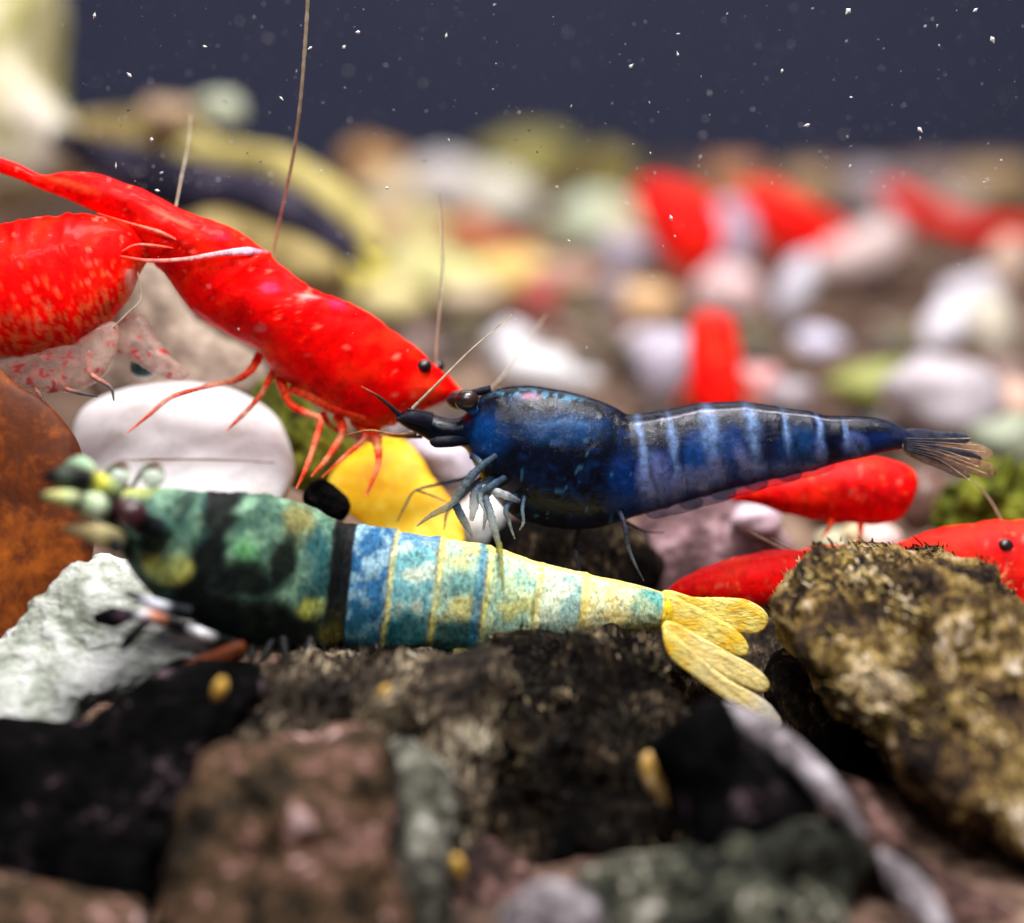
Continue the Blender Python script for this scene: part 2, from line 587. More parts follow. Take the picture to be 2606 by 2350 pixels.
WHITE, LILAC, PINK, PEACH = (232, 226, 230), (205, 192, 214), (232, 196, 196), (246, 190, 140)
YEL, PYEL, OLIVE, PGRN = (236, 206, 90), (240, 224, 160), (170, 156, 84), (205, 214, 186)
GRYL, TAN, ORR = (176, 164, 172), (176, 146, 112), (214, 110, 70)
named = [
    (1600, 640, 70, 42, LILAC, 0.1, 'lilac pebble touching the small red shrimp at the back wall'),
    (1650, 770, 75, 55, PEACH, 0.2, 'peach coloured pebble on the brown substrate below the lilac pebble'),
    (1580, 745, 55, 50, GRYL, 0.0, 'greyish pebble leaning on the peach pebble'),
    (1850, 620, 72, 125, LILAC, 0.15, 'tall lilac stone between the two red shrimps at the back'),
    (1850, 745, 95, 75, PINK, 0.0, 'pink pebble above the upright red shrimp'),
    (2025, 735, 48, 100, (222, 218, 236), 0.35, 'narrow white pebble standing aslant on brown substrate'),
    (2185, 640, 135, 72, (238, 208, 206), -0.35, 'large pale pink pebble below the distant red shrimps'),
    (2085, 870, 66, 36, (214, 208, 232), 0.1, 'small flat lavender pebble beside the upright red shrimp'),
    (1700, 925, 80, 105, (196, 186, 204), 0.2, 'greyish lilac pebble on the other side of the upright red shrimp'),
    (1400, 945, 130, 62, (240, 232, 242), 0.25, 'broad white pebble behind the hump of the blue shrimp'),
    (1300, 890, 72, 70, (226, 220, 226), 0.0, 'rounded white pebble beside the broad white pebble'),
    (2470, 760, 85, 70, (226, 220, 234), -0.4, 'white pebble leaning over two others at the tank side'),
    (2405, 835, 56, 82, (226, 220, 236), 0.6, 'oblong white pebble under the leaning white pebble'),
    (2520, 830, 60, 90, (240, 224, 204), 0.0, 'cream pebble under the leaning white pebble'),
    (2565, 670, 50, 85, (240, 200, 180), 0.4, 'salmon pebble above the leaning white pebble'),
    (2215, 970, 105, 50, (156, 160, 84), -0.1, 'moss green pebble behind the blue shrimp tail'),
    (2405, 1010, 145, 115, (198, 188, 196), 0.1, 'big pale grey stone behind the blue shrimp tail fan'),
    (2590, 1020, 50, 55, (236, 190, 170), 0.0, 'salmon pebble beside the big pale grey stone'),
    (2560, 1120, 90, 70, (150, 158, 134), 0.0, 'grey green pebble below the big pale grey stone'),
    (2150, 1120, 70, 45, (70, 52, 50), 0.0, 'dark brown pebble just behind the blue shrimp tail'),
    (2230, 1100, 70, 50, (40, 32, 34), 0.2, 'black pebble just behind the blue shrimp tail'),
    (1440, 950, 60, 50, (60, 52, 50), 0.0, 'dark brown pebble between the white pebbles'),
    (1925, 985, 60, 65, (222, 160, 160), 0.0, 'rosy pebble against the upright red shrimp'),
    (2010, 1010, 60, 50, GRYL, 0.0, 'grey lilac pebble next to the rosy pebble'),
    (1135, 460, 95, 65, (232, 222, 220), 0.0, 'white stone heaped against the back wall beside orange stone'),
    (1270, 500, 110, 70, (228, 222, 206), 0.2, 'cream stone heaped against the back wall'),
    (1330, 410, 130, 80, (160, 150, 84), 0.0, 'olive stone topping the heap at the back wall'),
    (1560, 440, 70, 60, (160, 144, 70), 0.0, 'olive stone beside the distant red shrimps'),
    (1500, 560, 95, 80, PGRN, 0.0, 'pale green stone in the heap at the back wall'),
    (1590, 570, 80, 70, (222, 206, 170), 0.0, 'sand coloured stone beside the pale green stone'),
    (960, 425, 85, 55, (238, 176, 110), 0.3, 'orange stone topping the heap at the back wall'),
    (1010, 500, 95, 65, (238, 214, 180), 0.0, 'cream stone beneath the orange stone'),
    (870, 560, 90, 60, (200, 186, 120), 0.1, 'khaki stone at the foot of the stone heap'),
    (980, 590, 90, 60, (226, 190, 150), 0.1, 'buff stone in the middle of the stone heap'),
    (1090, 600, 95, 60, (238, 214, 150), 0.0, 'pale yellow stone in the middle of the stone heap'),
    (1220, 610, 90, 55, (206, 120, 80), 0.3, 'rust red stone in the middle of the stone heap'),
    (1310, 640, 60, 40, (200, 90, 66), 0.2, 'brick red stone in the middle of the stone heap'),
    (1390, 620, 70, 50, (150, 140, 110), 0.0, 'drab grey stone in the stone heap'),
    (1060, 690, 100, 65, (242, 226, 160), 0.0, 'lemon pale stone above the red shrimp back'),
    (1160, 705, 85, 60, (226, 224, 150), 0.0, 'greenish yellow stone above the red shrimp back'),
    (1280, 690, 110, 55, (248, 206, 120), 0.0, 'warm yellow stone with rust red stone above it'),
    (1370, 760, 60, 55, (190, 90, 84), 0.0, 'dull red pebble lying below the warm yellow stone'),
    (1200, 750, 90, 40, (214, 190, 160), 0.0, 'beige stone below the greenish yellow stone'),
    (930, 690, 80, 55, (236, 214, 40), 0.2, 'bright yellow stone right above the red shrimp back'),
    (830, 700, 85, 50, (244, 220, 130), 0.1, 'straw yellow stone right above the red shrimp back'),
    (740, 640, 75, 60, (242, 232, 190), 0.2, 'ivory stone right above the red shrimp back'),
    (1000, 760, 90, 45, (232, 214, 150), 0.1, 'straw coloured stone touching the red shrimp neck'),
    (1440, 700, 90, 45, (214, 170, 150), 0.0, 'dusty pink stone beside the warm yellow stone'),
    (1870, 460, 80, 60, (200, 140, 96), 0.0, 'orange brown stone between two red shrimps at the back wall'),
    (2060, 480, 85, 62, (184, 150, 112), 0.0, 'tan stone behind a red shrimp at the back wall'),
    (2210, 490, 80, 75, (170, 156, 160), 0.0, 'mauve grey stone at the back wall'),
    (2360, 465, 110, 60, (150, 126, 118), 0.0, 'brownish mauve stone at the back wall'),
    (2530, 470, 110, 65, (178, 148, 110), 0.0, 'sandy brown stone at the back wall'),
    (2440, 520, 70, 45, (176, 160, 150), 0.0, 'grey beige stone resting on a distant red shrimp'),
    (2300, 560, 70, 60, (214, 196, 200), 0.0, 'pale mauve pebble beneath a distant red shrimp'),
    (430, 290, 75, 45, (170, 140, 110), 0.1, 'brown stone perched above the driftwood'),
    (560, 275, 60, 45, (190, 196, 170), 0.0, 'pale green stone perched above the driftwood'),
    (1640, 880, 50, 50, (210, 200, 212), 0.0, 'small pale lilac pebble above the greyish lilac pebble'),
]
for (px, py, rx, ry, col, rot, lab) in named:
    pebble(px, py, rx, ry, col, rot, lab)
# the small gravel between them
pal = [((104, 82, 70), 'small brown gravel grain on the substrate behind the shrimps', 'brown gravel grains'),
       ((124, 106, 98), 'small taupe gravel grain on the substrate behind the shrimps', 'taupe gravel grains'),
       ((62, 50, 46), 'small dark brown gravel grain on the substrate behind the shrimps', 'dark gravel grains'),
       ((112, 104, 76), 'small olive grey gravel grain on the substrate behind the shrimps', 'olive gravel grains'),
       ((150, 124, 118), 'small pinkish gravel grain on the substrate behind the shrimps', 'pinkish gravel grains')]
for k in range(190):
    py = RNG.uniform(520, 1290)
    px = RNG.uniform(700, 2650)
    d = ground_d(py, -0.1)
    if py > 1150 and px < 1900: continue
    col, lab, grp = pal[RNG.randrange(5)]
    r = RNG.uniform(0.08, 0.2) / (K * d)
    pebble(px, py, r, r * RNG.uniform(0.55, 0.9), col, RNG.uniform(-0.5, 0.5), lab, grp, 'gravel_grain', d=d)

# driftwood and tall rocks at the back left
M['wood'] = rock_mat('driftwood_bark', [(0.1, (110, 98, 56)), (0.5, (186, 170, 104)), (0.9, (226, 214, 164))], scale=0.8, fine=4, bump=0.4)
M['wood_shaded'] = rock_mat('shaded_driftwood', [(0.25, (20, 18, 30)), (0.5, (44, 40, 58)), (0.8, (80, 72, 84))], scale=0.8, fine=4, bump=0.4)  # driftwood in shadow: the purplish shade is put into the colour
M['tanmound'] = rock_mat('olive_tan_mound', [(0.1, (84, 74, 44)), (0.5, (136, 118, 74)), (0.9, (190, 172, 120))], scale=0.8, fine=4, bump=0.4)
M['olive_rock'] = rock_mat('olive_rock', [(0.1, (120, 124, 60)), (0.4, (170, 164, 96)), (0.6, (232, 222, 196)), (0.9, (250, 240, 230))], scale=0.45, fine=2.5, bump=0.4)
t = thing('driftwood', P(720, 560, 16), 'curved yellowish driftwood branch lying behind the red shrimp', 'driftwood')
tube('branch', [(470, 400, 17), (560, 405, 16.6), (700, 425, 16.2), (820, 490, 16), (920, 575, 15.8), (960, 640, 15.7)], [38, 45, 48, 50, 48, 20], M['wood'], t, sides=18, n=50, rough=0.1)
tube('twig', [(560, 405, 16.6), (520, 350, 16.8), (470, 320, 17)], [24, 18, 8], M['wood'], t, sides=12)
t = thing('shaded_driftwood', P(600, 620, 15.5), 'purplish shadow coloured driftwood branch lying under the yellowish branch', 'driftwood')
tube('branch', [(150, 350, 16.4), (300, 420, 16), (480, 480, 15.6), (640, 500, 15.4), (760, 550, 15.2), (860, 620, 15.1), (930, 680, 15)], [30, 60, 75, 62, 55, 45, 10], M['wood_shaded'], t, sides=18, n=60, rough=0.12)
tube('stub', [(480, 480, 15.6), (420, 420, 15.7), (380, 390, 15.8)], [36, 26, 14], M['wood_shaded'], t, sides=12)
tag(inflate('tall_rock', [(-140, -200), (40, -190), (120, -40), (118, 120), (130, 260), (190, 350), (200, 450), (0, 520), (-160, 480)], 18, 0.9, M['olive_rock'], rough=0.12, cell=0.8, seed=2), 'tall cream and olive rock standing beside the driftwood', 'rock')
tag(inflate('mossy_mound', [(190, 330), (300, 295), (420, 300), (520, 330), (560, 400), (480, 450), (300, 440), (200, 420)], 18.5, 0.7, M['tanmound'], rough=0.1, cell=0.6, seed=3), 'olive brown mound behind the shadow coloured driftwood', 'rock')
tag(inflate('mossy_mound', [(480, 590), (560, 545), (680, 570), (780, 620), (860, 680), (860, 740), (700, 720), (560, 680)], 14.6, 0.4, M['tanmound'], rough=0.06, cell=0.5, seed=4), 'low olive tan mound right behind the red shrimp back', 'rock')

# ------------------------------------------------------------------ near stones
M['white_stone'] = rock_mat('white_stone', [(0.0, (196, 188, 180)), (0.4, (224, 221, 224)), (1.0, (240, 238, 242))], scale=2.0, fine=12, speck=(150, 128, 108), speck_at=0.72, bump=0.25, bdist=0.02, rough=0.5)
M['white_rough'] = rock_mat('white_rough_stone', [(0.0, (84, 92, 76)), (0.35, (160, 166, 154)), (0.7, (212, 214, 212)), (1.0, (236, 236, 240))], scale=2.4, fine=10, bump=1.0, bdist=0.06, streak=((0, 0.6, 0), (1, 1, 2.6)))
M['rust'] = rock_mat('rust_leaf', [(0.1, (30, 12, 10)), (0.5, (92, 42, 16)), (0.95, (170, 88, 24))], scale=1.3, fine=6, bump=0.2, rough=0.5)
M['mossrock'] = rock_mat('mossy_rock', [(0.1, (14, 10, 10)), (0.3, (48, 35, 27)), (0.5, (96, 74, 48)), (0.64, (140, 116, 58)), (0.8, (184, 158, 116)), (1.0, (236, 220, 204))], scale=3.0, fine=13, bump=1.0, bdist=0.1, contrast=2.4, streak=((0, 0.75, 0), (2.6, 1.2, 0.8)))
M['darkmoss'] = rock_mat('dark_mossy_rock', [(0.15, (4, 4, 4)), (0.5, (18, 14, 12)), (0.74, (44, 36, 27)), (1.0, (120, 102, 82))], scale=3.0, fine=16, spec=0.03, bump=1.0, bdist=0.08, contrast=2.2, streak=((0, 0.2, 0), (2.2, 1, 0.6)))
M['fuzzrock'] = rock_mat('grey_fuzzy_rock', [(0.1, (9, 7, 7)), (0.4, (42, 34, 28)), (0.64, (80, 68, 55)), (0.82, (124, 110, 90)), (1.0, (190, 180, 158))], scale=3.4, fine=16, bump=1.0, bdist=0.08, contrast=2.4, streak=((0, 0.2, 0), (2.2, 1, 0.7)))
M['black'] = rock_mat('black_stone', [(0.2, (3, 3, 4)), (0.6, (9, 8, 9)), (0.8, (28, 23, 26)), (1.0, (92, 76, 82))], scale=3.0, fine=14, bump=0.9, bdist=0.07, contrast=2.4, spec=0.02)
M['pinkrock'] = rock_mat('pinkish_brown_rock', [(0.05, (14, 11, 9)), (0.3, (48, 38, 26)), (0.52, (80, 61, 42)), (0.7, (104, 76, 62)), (0.86, (146, 106, 102)), (1.0, (214, 186, 184))], scale=3.6, fine=18, bump=1.0, bdist=0.08, contrast=2.7)
M['paleside'] = rock_mat('pale_green_grey_rock', [(0.1, (24, 24, 23)), (0.45, (74, 73, 64)), (0.7, (132, 130, 118)), (1.0, (214, 214, 208))], scale=5.5, fine=16, bump=0.8, bdist=0.06)
M['greygreen'] = rock_mat('grey_green_rock', [(0.1, (10, 11, 11)), (0.4, (34, 35, 30)), (0.64, (64, 65, 53)), (0.86, (112, 110, 96)), (1.0, (190, 184, 178))], scale=5.5, fine=18, bump=0.9, bdist=0.07, contrast=2.8)
M['greystone'] = rock_mat('lilac_grey_stone', [(0.1, (60, 54, 56)), (0.5, (118, 110, 115)), (0.95, (192, 185, 193))], scale=4.0, fine=16, bump=0.8, bdist=0.04, contrast=2.4)
M['brownrock'] = rock_mat('brown_rock', [(0.1, (14, 10, 10)), (0.5, (60, 42, 38)), (0.75, (110, 80, 74)), (1.0, (190, 156, 150))], scale=5.0, fine=18, bump=0.9, bdist=0.06)
M['purplerock'] = rock_mat('purple_brown_rock', [(0.05, (34, 24, 26)), (0.4, (92, 68, 70)), (0.65, (130, 100, 106)), (1.0, (190, 164, 168))], scale=3.4, fine=16, bump=0.9, bdist=0.06)
M['ochre'] = rock_mat('ochre_stone', [(0.1, (120, 88, 40)), (0.5, (190, 150, 78)), (0.9, (226, 206, 176))], scale=4.0, fine=14, bump=0.3)
M['beige'] = rock_mat('beige_stone', [(0.05, (92, 80, 70)), (0.5, (150, 134, 120)), (0.95, (200, 184, 168))], scale=1.6, fine=7, bump=0.3)
M['yellow_stone'] = rock_mat('yellow_stone', [(0.1, (230, 150, 10)), (0.5, (250, 196, 20)), (0.9, (255, 226, 80))], scale=2.0, fine=9, bump=0.25, bdist=0.02, rough=0.4)
M['moss_green'] = rock_mat('green_moss', [(0.1, (24, 28, 8)), (0.5, (92, 98, 26)), (0.9, (166, 168, 60))], scale=3.0, fine=16, bump=1.0, bdist=0.06)


def stone(name, outline, d, thick, mat, label, cat='stone', **kw):
    return tag(inflate(name, outline, d, thick, M[mat], **kw), label, cat)


wp = stone('pebble', [(178, 1110), (200, 1044), (278, 999), (396, 974), (496, 974), (595, 999), (684, 1054), (719, 1103), (743, 1168), (750, 1230), (700, 1300), (560, 1340), (380, 1340), (240, 1300), (190, 1200)], 10.95, 0.2, 'white_stone', 'smooth white pebble with a thin brown vein under the big red shrimp', 'pebble', rough=0.01, cell=0.5, seed=1, sq=0.7, nt=120, tilt=0.9)
tube('vein', [(250, 1176, 10.73), (380, 1170, 10.70), (560, 1170, 10.70), (700, 1178, 10.73)], [1.5, 2, 2, 1], plain_mat('vein_brown', (170, 120, 84), var=0.2), wp, n=30)
stone('stone', [(221, 1430), (270, 1422), (340, 1465), (430, 1530), (540, 1590), (618, 1640), (560, 1705), (419, 1745), (270, 1775), (180, 1850), (0, 1895), (-150, 1900), (-150, 1700), (0, 1640), (80, 1560), (170, 1500)], 9.75, 0.22, 'white_rough', 'rough white stone under the head of the green shrimp', rough=0.07, cell=0.25, seed=6, tilt=0.6, sq=0.6, nt=160, npz=80)
stone('leaf', [(-160, 940), (20, 985), (80, 1010), (140, 1060), (180, 1110), (205, 1180), (232, 1300), (228, 1430), (185, 1510), (90, 1570), (-20, 1650), (-160, 1720)], 9.9, 0.07, 'rust', 'rusty orange brown dead leaf beside the green shrimp head', 'leaf', rough=0.02, cell=0.6, seed=7, tilt=0.1)
stone('pebble', [(440, 1722), (490, 1680), (560, 1650), (622, 1636), (605, 1678), (540, 1708)], 9.2, 0.06, 'rust', 'small rust red sliver of stone on the rough white stone', 'pebble', rough=0.0, seed=8)

rr = stone('mossy_rock', [(1990, 1560), (2010, 1515), (2095, 1440), (2180, 1412), (2260, 1402), (2330, 1412), (2440, 1428), (2520, 1470), (2575, 1540), (2610, 1640), (2680, 1760), (2760, 2000), (2700, 2170), (2500, 2090), (2300, 1980), (2200, 1860), (2100, 1780), (2075, 1710), (2030, 1660), (2000, 1610)], 9.6, 0.5, 'mossrock', 'big mossy brown and yellow rock behind the yellow tail fan', 'rock', rough=0.12, cell=0.3, seed=9, tilt=0.9, sq=0.6, nt=260, npz=130)
stone('rock', [(1975, 1700), (2060, 1700), (2200, 1830), (2320, 1960), (2500, 2070), (2700, 2150), (2700, 2420), (2450, 2380), (2280, 2200), (2200, 2080), (2080, 1930), (1985, 1800)], 10.0, 0.45, 'darkmoss', 'black brown rock under the big mossy rock', 'rock', rough=0.06, cell=0.4, seed=10, tilt=0.5)
rc = stone('mossy_rock', [(1240, 1700), (1290, 1660), (1400, 1650), (1490, 1640), (1560, 1622), (1610, 1640), (1660, 1690), (1710, 1760), (1745, 1850), (1740, 1960), (1790, 2060), (1800, 2170), (1700, 2240), (1500, 2240), (1350, 2180), (1230, 2100), (1160, 1950), (1180, 1800)], 9.5, 0.42, 'darkmoss', 'dark mossy rock under the banded tail of the green shrimp', 'rock', rough=0.1, cell=0.28, seed=11, tilt=0.7, sq=0.6, nt=220, npz=110)
stone('rock', [(1660, 1610), (1800, 1580), (1950, 1590), (2040, 1660), (2040, 1850), (1880, 1880), (1740, 1780), (1670, 1690)], 10.45, 0.25, 'fuzzrock', 'brown fuzzy rock right behind the yellow tail fan', 'rock', rough=0.06, cell=0.25, seed=50, tilt=0.8)
rd = stone('mossy_rock', [(540, 1860), (620, 1790), (720, 1715), (850, 1685), (1000, 1672), (1150, 1680), (1270, 1690), (1300, 1800), (1280, 2000), (1200, 2200), (1000, 2250), (700, 2150), (560, 2020)], 9.3, 0.42, 'fuzzrock', 'grey brown rock covered in fuzz under the green shrimp belly', 'rock', rough=0.12, cell=0.28, seed=12, tilt=0.7, sq=0.6, nt=220, npz=110)
stone('rock', [(1690, 1795), (1755, 1768), (1830, 1790), (1875, 1875), (1960, 1930), (2050, 2000), (2110, 2080), (2040, 2150), (1900, 2180), (1800, 2190), (1740, 2090), (1690, 1960), (1668, 1870)], 8.6, 0.25, 'black', 'smooth black stone below the yellow tail fan', 'rock', rough=0.04, cell=0.3, seed=13, tilt=0.3, facets=5)
tag(tube('stone', [(1850, 1790, 8.95), (1900, 1838, 8.8), (1975, 1890, 8.65), (2060, 1960, 8.5), (2130, 2040, 8.4), (2200, 2130, 8.3)], [8, 36, 42, 36, 34, 12], M['greystone'], None, sides=20, n=40, rough=0.06, flat=1.2), 'long lilac grey stone lying along the black stone', 'stone')
stone('pebble', [(1632, 1940), (1655, 1912), (1690, 1960), (1735, 2040), (1728, 2068), (1680, 2035), (1640, 1995)], 8.75, 0.08, 'ochre', 'small cream and ochre pebble wedged between the dark rocks', 'pebble', rough=0.0, seed=14)
stone('rock', [(500, 2000), (560, 1930), (680, 1905), (790, 1912), (850, 1875), (930, 1878), (985, 1925), (1005, 2000), (1010, 2150), (1020, 2350), (990, 2550), (420, 2550), (430, 2350), (450, 2200), (480, 2080)], 8.45, 0.32, 'pinkrock', 'pinkish brown rock standing in front of the fuzzy rock', 'rock', rough=0.08, cell=0.3, seed=15, tilt=0.35, sq=0.5, nt=150, npz=80)
stone('rock', [(985, 1905), (1045, 1900), (1115, 1960), (1155, 2050), (1160, 2130), (1145, 2270), (1110, 2450), (1000, 2500), (960, 2200), (960, 2000)], 8.6, 0.25, 'paleside', 'pale green grey rock leaning on the pinkish brown rock', 'rock', rough=0.06, cell=0.3, seed=16, tilt=0.3, sq=0.6)
stone('rock', [(-160, 1890), (80, 1885), (250, 1815), (420, 1735), (560, 1705), (620, 1725), (580, 1850), (530, 1990), (460, 2160), (350, 2400), (100, 2500), (-160, 2500)], 8.95, 0.35, 'black', 'large black rock under the rough white stone', 'rock', rough=0.1, cell=0.35, seed=17, tilt=0.7, sq=0.6, facets=5)
stone('rock', [(-160, 2245), (60, 2258), (200, 2275), (330, 2300), (380, 2370), (320, 2550), (-160, 2550)], 8.3, 0.3, 'pinkrock', 'dusky pink stone at the foot of the large black rock', 'rock', rough=0.05, cell=0.4, seed=18)
stone('rock', [(1330, 2330), (1450, 2225), (1560, 2212), (1750, 2180), (1900, 2130), (2050, 2105), (2160, 2120), (2225, 2210), (2270, 2370), (2220, 2600), (1330, 2600)], 8.35, 0.32, 'greygreen', 'grey green rock in front of the black stone', 'rock', rough=0.1, cell=0.3, seed=19, tilt=0.3, sq=0.55, facets=4)
stone('rock', [(2150, 2080), (2190, 1985), (2230, 2060), (2320, 2160), (2470, 2260), (2680, 2400), (2680, 2600), (2300, 2600), (2230, 2330), (2180, 2180)], 8.6, 0.25, 'brownrock', 'reddish brown rock beside the grey green rock', 'rock', rough=0.05, cell=0.4, seed=20, tilt=0.4)
tag(tube('stone', [(2235, 2165, 8.35), (2290, 2230, 8.25), (2350, 2310, 8.15), (2430, 2440, 8.05)], [10, 40, 46, 30], M['greystone'], None, sides=20, n=30, rough=0.06), 'narrow whitish stone lying on the reddish brown rock', 'stone')
stone('rock', [(1270, 2370), (1340, 2270), (1420, 2245), (1500, 2290), (1530, 2400), (1500, 2550), (1280, 2550)], 8.1, 0.2, 'greystone', 'small pale grey stone in front of the grey green rock', 'stone', rough=0.05, cell=0.3, seed=21)
stone('rock', [(1120, 2150), (1200, 2120), (1320, 2180), (1350, 2300), (1300, 2500), (1120, 2500)], 8.8, 0.25, 'brownrock', 'dark brown rock between the pinkish brown and the grey green rock', 'rock', rough=0.06, cell=0.3, seed=22, tilt=0.4)
for (px, py, rx, ry, rot, d, lab) in [(560, 1752, 17, 34, -0.35, 8.62, 'small yellow pebble resting on the large black rock'), (978, 1758, 11, 20, -0.5, 8.75, 'tiny yellow pebble on the fuzzy rock below the green shrimp'), (1165, 2205, 16, 36, 0.1, 8.35, 'small orange yellow pebble standing for glints beside the pale green grey rock')]:
    pebble(px, py, rx, ry, (206, 162, 70), -rot, lab, d=d)  # the last pebble stands in for yellow glints

# mid ground stones behind the shrimps
stone('rock', [(1545, 1500), (1590, 1400), (1640, 1330), (1750, 1285), (1880, 1245), (1960, 1285), (2010, 1370), (2010, 1440), (1900, 1480), (1750, 1540), (1640, 1560)], 11.7, 0.4, 'purplerock', 'purplish brown rock behind the blue shrimp hind leg', 'rock', rough=0.05, cell=0.3, seed=23, tilt=0.5)
stone('rock', [(1215, 1420), (1260, 1345), (1400, 1325), (1560, 1325), (1640, 1380), (1660, 1500), (1400, 1520), (1240, 1490)], 11.2, 0.35, 'darkmoss', 'dark grey brown rock under the blue shrimp belly', 'rock', rough=0.05, cell=0.25, seed=24, tilt=0.5)
pebble(1925, 1325, 62, 48, (214, 190, 204), 0.0, 'pink lilac pebble lying on the purplish brown rock', d=11.35)
pebble(2150, 1385, 75, 38, (176, 170, 140), 0.0, 'grey olive pebble under the red shrimp below the blue tail', d=12.0)
pebble(2240, 1370, 55, 42, (226, 196, 190), 0.2, 'pale pink pebble beside the grey olive pebble', d=11.8)
pebble(2170, 1360, 26, 30, (236, 214, 170), 0.0, 'little cream pebble on the grey olive pebble', d=11.7)
pebble(2360, 1270, 80, 90, (112, 84, 76), 0.0, 'brown stone behind the blue shrimp tail fan tip', d=12.2)
stone('moss_tuft', [(2390, 1290), (2430, 1230), (2500, 1205), (2660, 1190), (2660, 1360), (2500, 1365), (2410, 1345)], 12.0, 0.3, 'moss_green', 'bright green moss tuft above the red shrimp with dark eye', 'moss', rough=0.1, cell=0.15, seed=25)
stone('leaf', [(832, 1222), (880, 1165), (960, 1115), (1020, 1120), (1070, 1170), (1105, 1230), (1150, 1290), (1170, 1340), (1160, 1410), (1000, 1385), (900, 1310), (850, 1262)], 11.0, 0.06, 'yellow_stone', 'bright yellow leaf between the red and the blue shrimp', 'leaf', rough=0.015, cell=0.3, seed=26, sq=0.4, tilt=0.7)
pebble(1130, 1165, 100, 70, (206, 196, 212), 0.3, 'lilac white pebble under the blue shrimp head', d=11.4)
pebble(1215, 1330, 70, 80, (236, 232, 236), 0.0, 'white pebble seen between the blue shrimp front legs', d=11.1)
stone('pebble', [(770, 1262), (810, 1222), (860, 1245), (890, 1290), (860, 1335), (800, 1320)], 10.6, 0.1, 'black', 'small dark grey pebble behind the green shrimp back', 'pebble', rough=0.01, seed=27)
stone('stone', [(330, 680), (400, 690), (470, 790), (560, 860), (640, 910), (680, 990), (560, 1060), (400, 1060), (250, 1010), (240, 900), (300, 820)], 11.5, 0.2, 'beige', 'beige grey stone showing between the two red shrimps', rough=0.03, seed=28)
stone('stone', [(640, 1000), (720, 960), (800, 1040), (880, 1090), (900, 1180), (820, 1260), (730, 1230), (690, 1100)], 11.3, 0.15, 'moss_green', 'yellow green mossy stone between the red shrimp legs', rough=0.03, seed=29)
stone('stone', [(900, 1080), (960, 1060), (1040, 1090), (1010, 1140), (930, 1150)], 11.35, 0.1, 'greystone', 'small pale stone behind the red shrimp mouth', rough=0.02, seed=30)
t = stone('snail', [(330, 890), (345, 868), (375, 872), (395, 910), (400, 945), (375, 960), (340, 955), (335, 920)], 10.7, 0.05, 'greystone', 'small teal grey snail shell under the red shrimp with speckled belly', 'snail', rough=0.0, seed=31, nt=40, npz=20)
t.data.materials[0] = plain_mat('snail_shell', (66, 110, 116), rough=0.25, coat=0.5, var=0.5, fine=20)

# ------------------------------------------------------------------ algae threads on the near rocks


def fuzz(rock, n, lean, ln, palette, seed):
    """short algae threads combed along the rock; their colour follows patches"""
    me = rock.data
    rng = np.random.RandomState(seed)
    co = np.zeros(len(me.vertices) * 3); me.vertices.foreach_get('co', co); co = co.reshape(-1, 3)
    no = np.zeros(len(me.vertices) * 3); me.vertices.foreach_get('normal', no); no = no.reshape(-1, 3)
    pat = np.array([mnoise.fractal(Vector(c * 3.2) + Vector((seed * 9.1, 0, 0)), 0.9, 2.0, 3) for c in co])
    idx = np.where(((no[:, 2] > -0.1) | (no[:, 1] < -0.2)) & (pat > -0.12))[0]
    ids = rng.choice(idx, n)
    V, F, Cc = [], [], []
    wo = ORG[rock]
    lean = np.asarray(lean, float)
    for i in ids:
        nn = no[i]
        p = wo + co[i] + rng.normal(size=3) * 0.012
        tl = lean - nn * (lean @ nn)
        d = tl * 1.1 + nn * 0.05 + rng.normal(size=3) * 0.22
        d /= np.linalg.norm(d)
        l = ln * (0.35 + 1.1 * rng.rand() ** 2)
        sx = np.cross(d, nn); sx /= np.linalg.norm(sx) + 1e-6
        wd = 0.003 + 0.005 * rng.rand()
        bend = rng.normal(size=3) * l * 0.2
        k = len(V)
        V += [p - nn * 0.01 - sx * wd, p - nn * 0.01 + sx * wd, p + d * l * 0.55 + bend * 0.4 + sx * wd, p + d * l * 0.55 + bend * 0.4 - sx * wd, p + d * l + bend]
        F += [(k, k + 1, k + 2, k + 3), (k + 3, k + 2, k + 4)]
        q = (pat[i] + 0.12) / 0.7 + 0.16 * rng.normal()
        c = lin(palette[int(np.clip(q, 0, 0.999) * len(palette))]) * (0.6 + 0.7 * rng.rand())
        Cc += [c] * 5
    o = mesh_obj('algae_threads', V, F, M['stuffcol'], rock, Cc, smooth=False)
    tag(o, kind='stuff')


fuzz(rr, 6000, (-0.5, -0.2, 0.6), 0.042, [(50, 38, 28), (92, 72, 44), (140, 118, 52), (176, 152, 92), (226, 206, 170)], 1)
fuzz(rc, 4500, (-0.1, 0.0, 0.6), 0.045, [(20, 17, 13), (38, 32, 23), (70, 60, 42), (136, 118, 92)], 2)
fuzz(rd, 5500, (0.2, 0.0, 0.6), 0.05, [(32, 26, 21), (60, 50, 40), (100, 86, 70), (176, 160, 134)], 3)

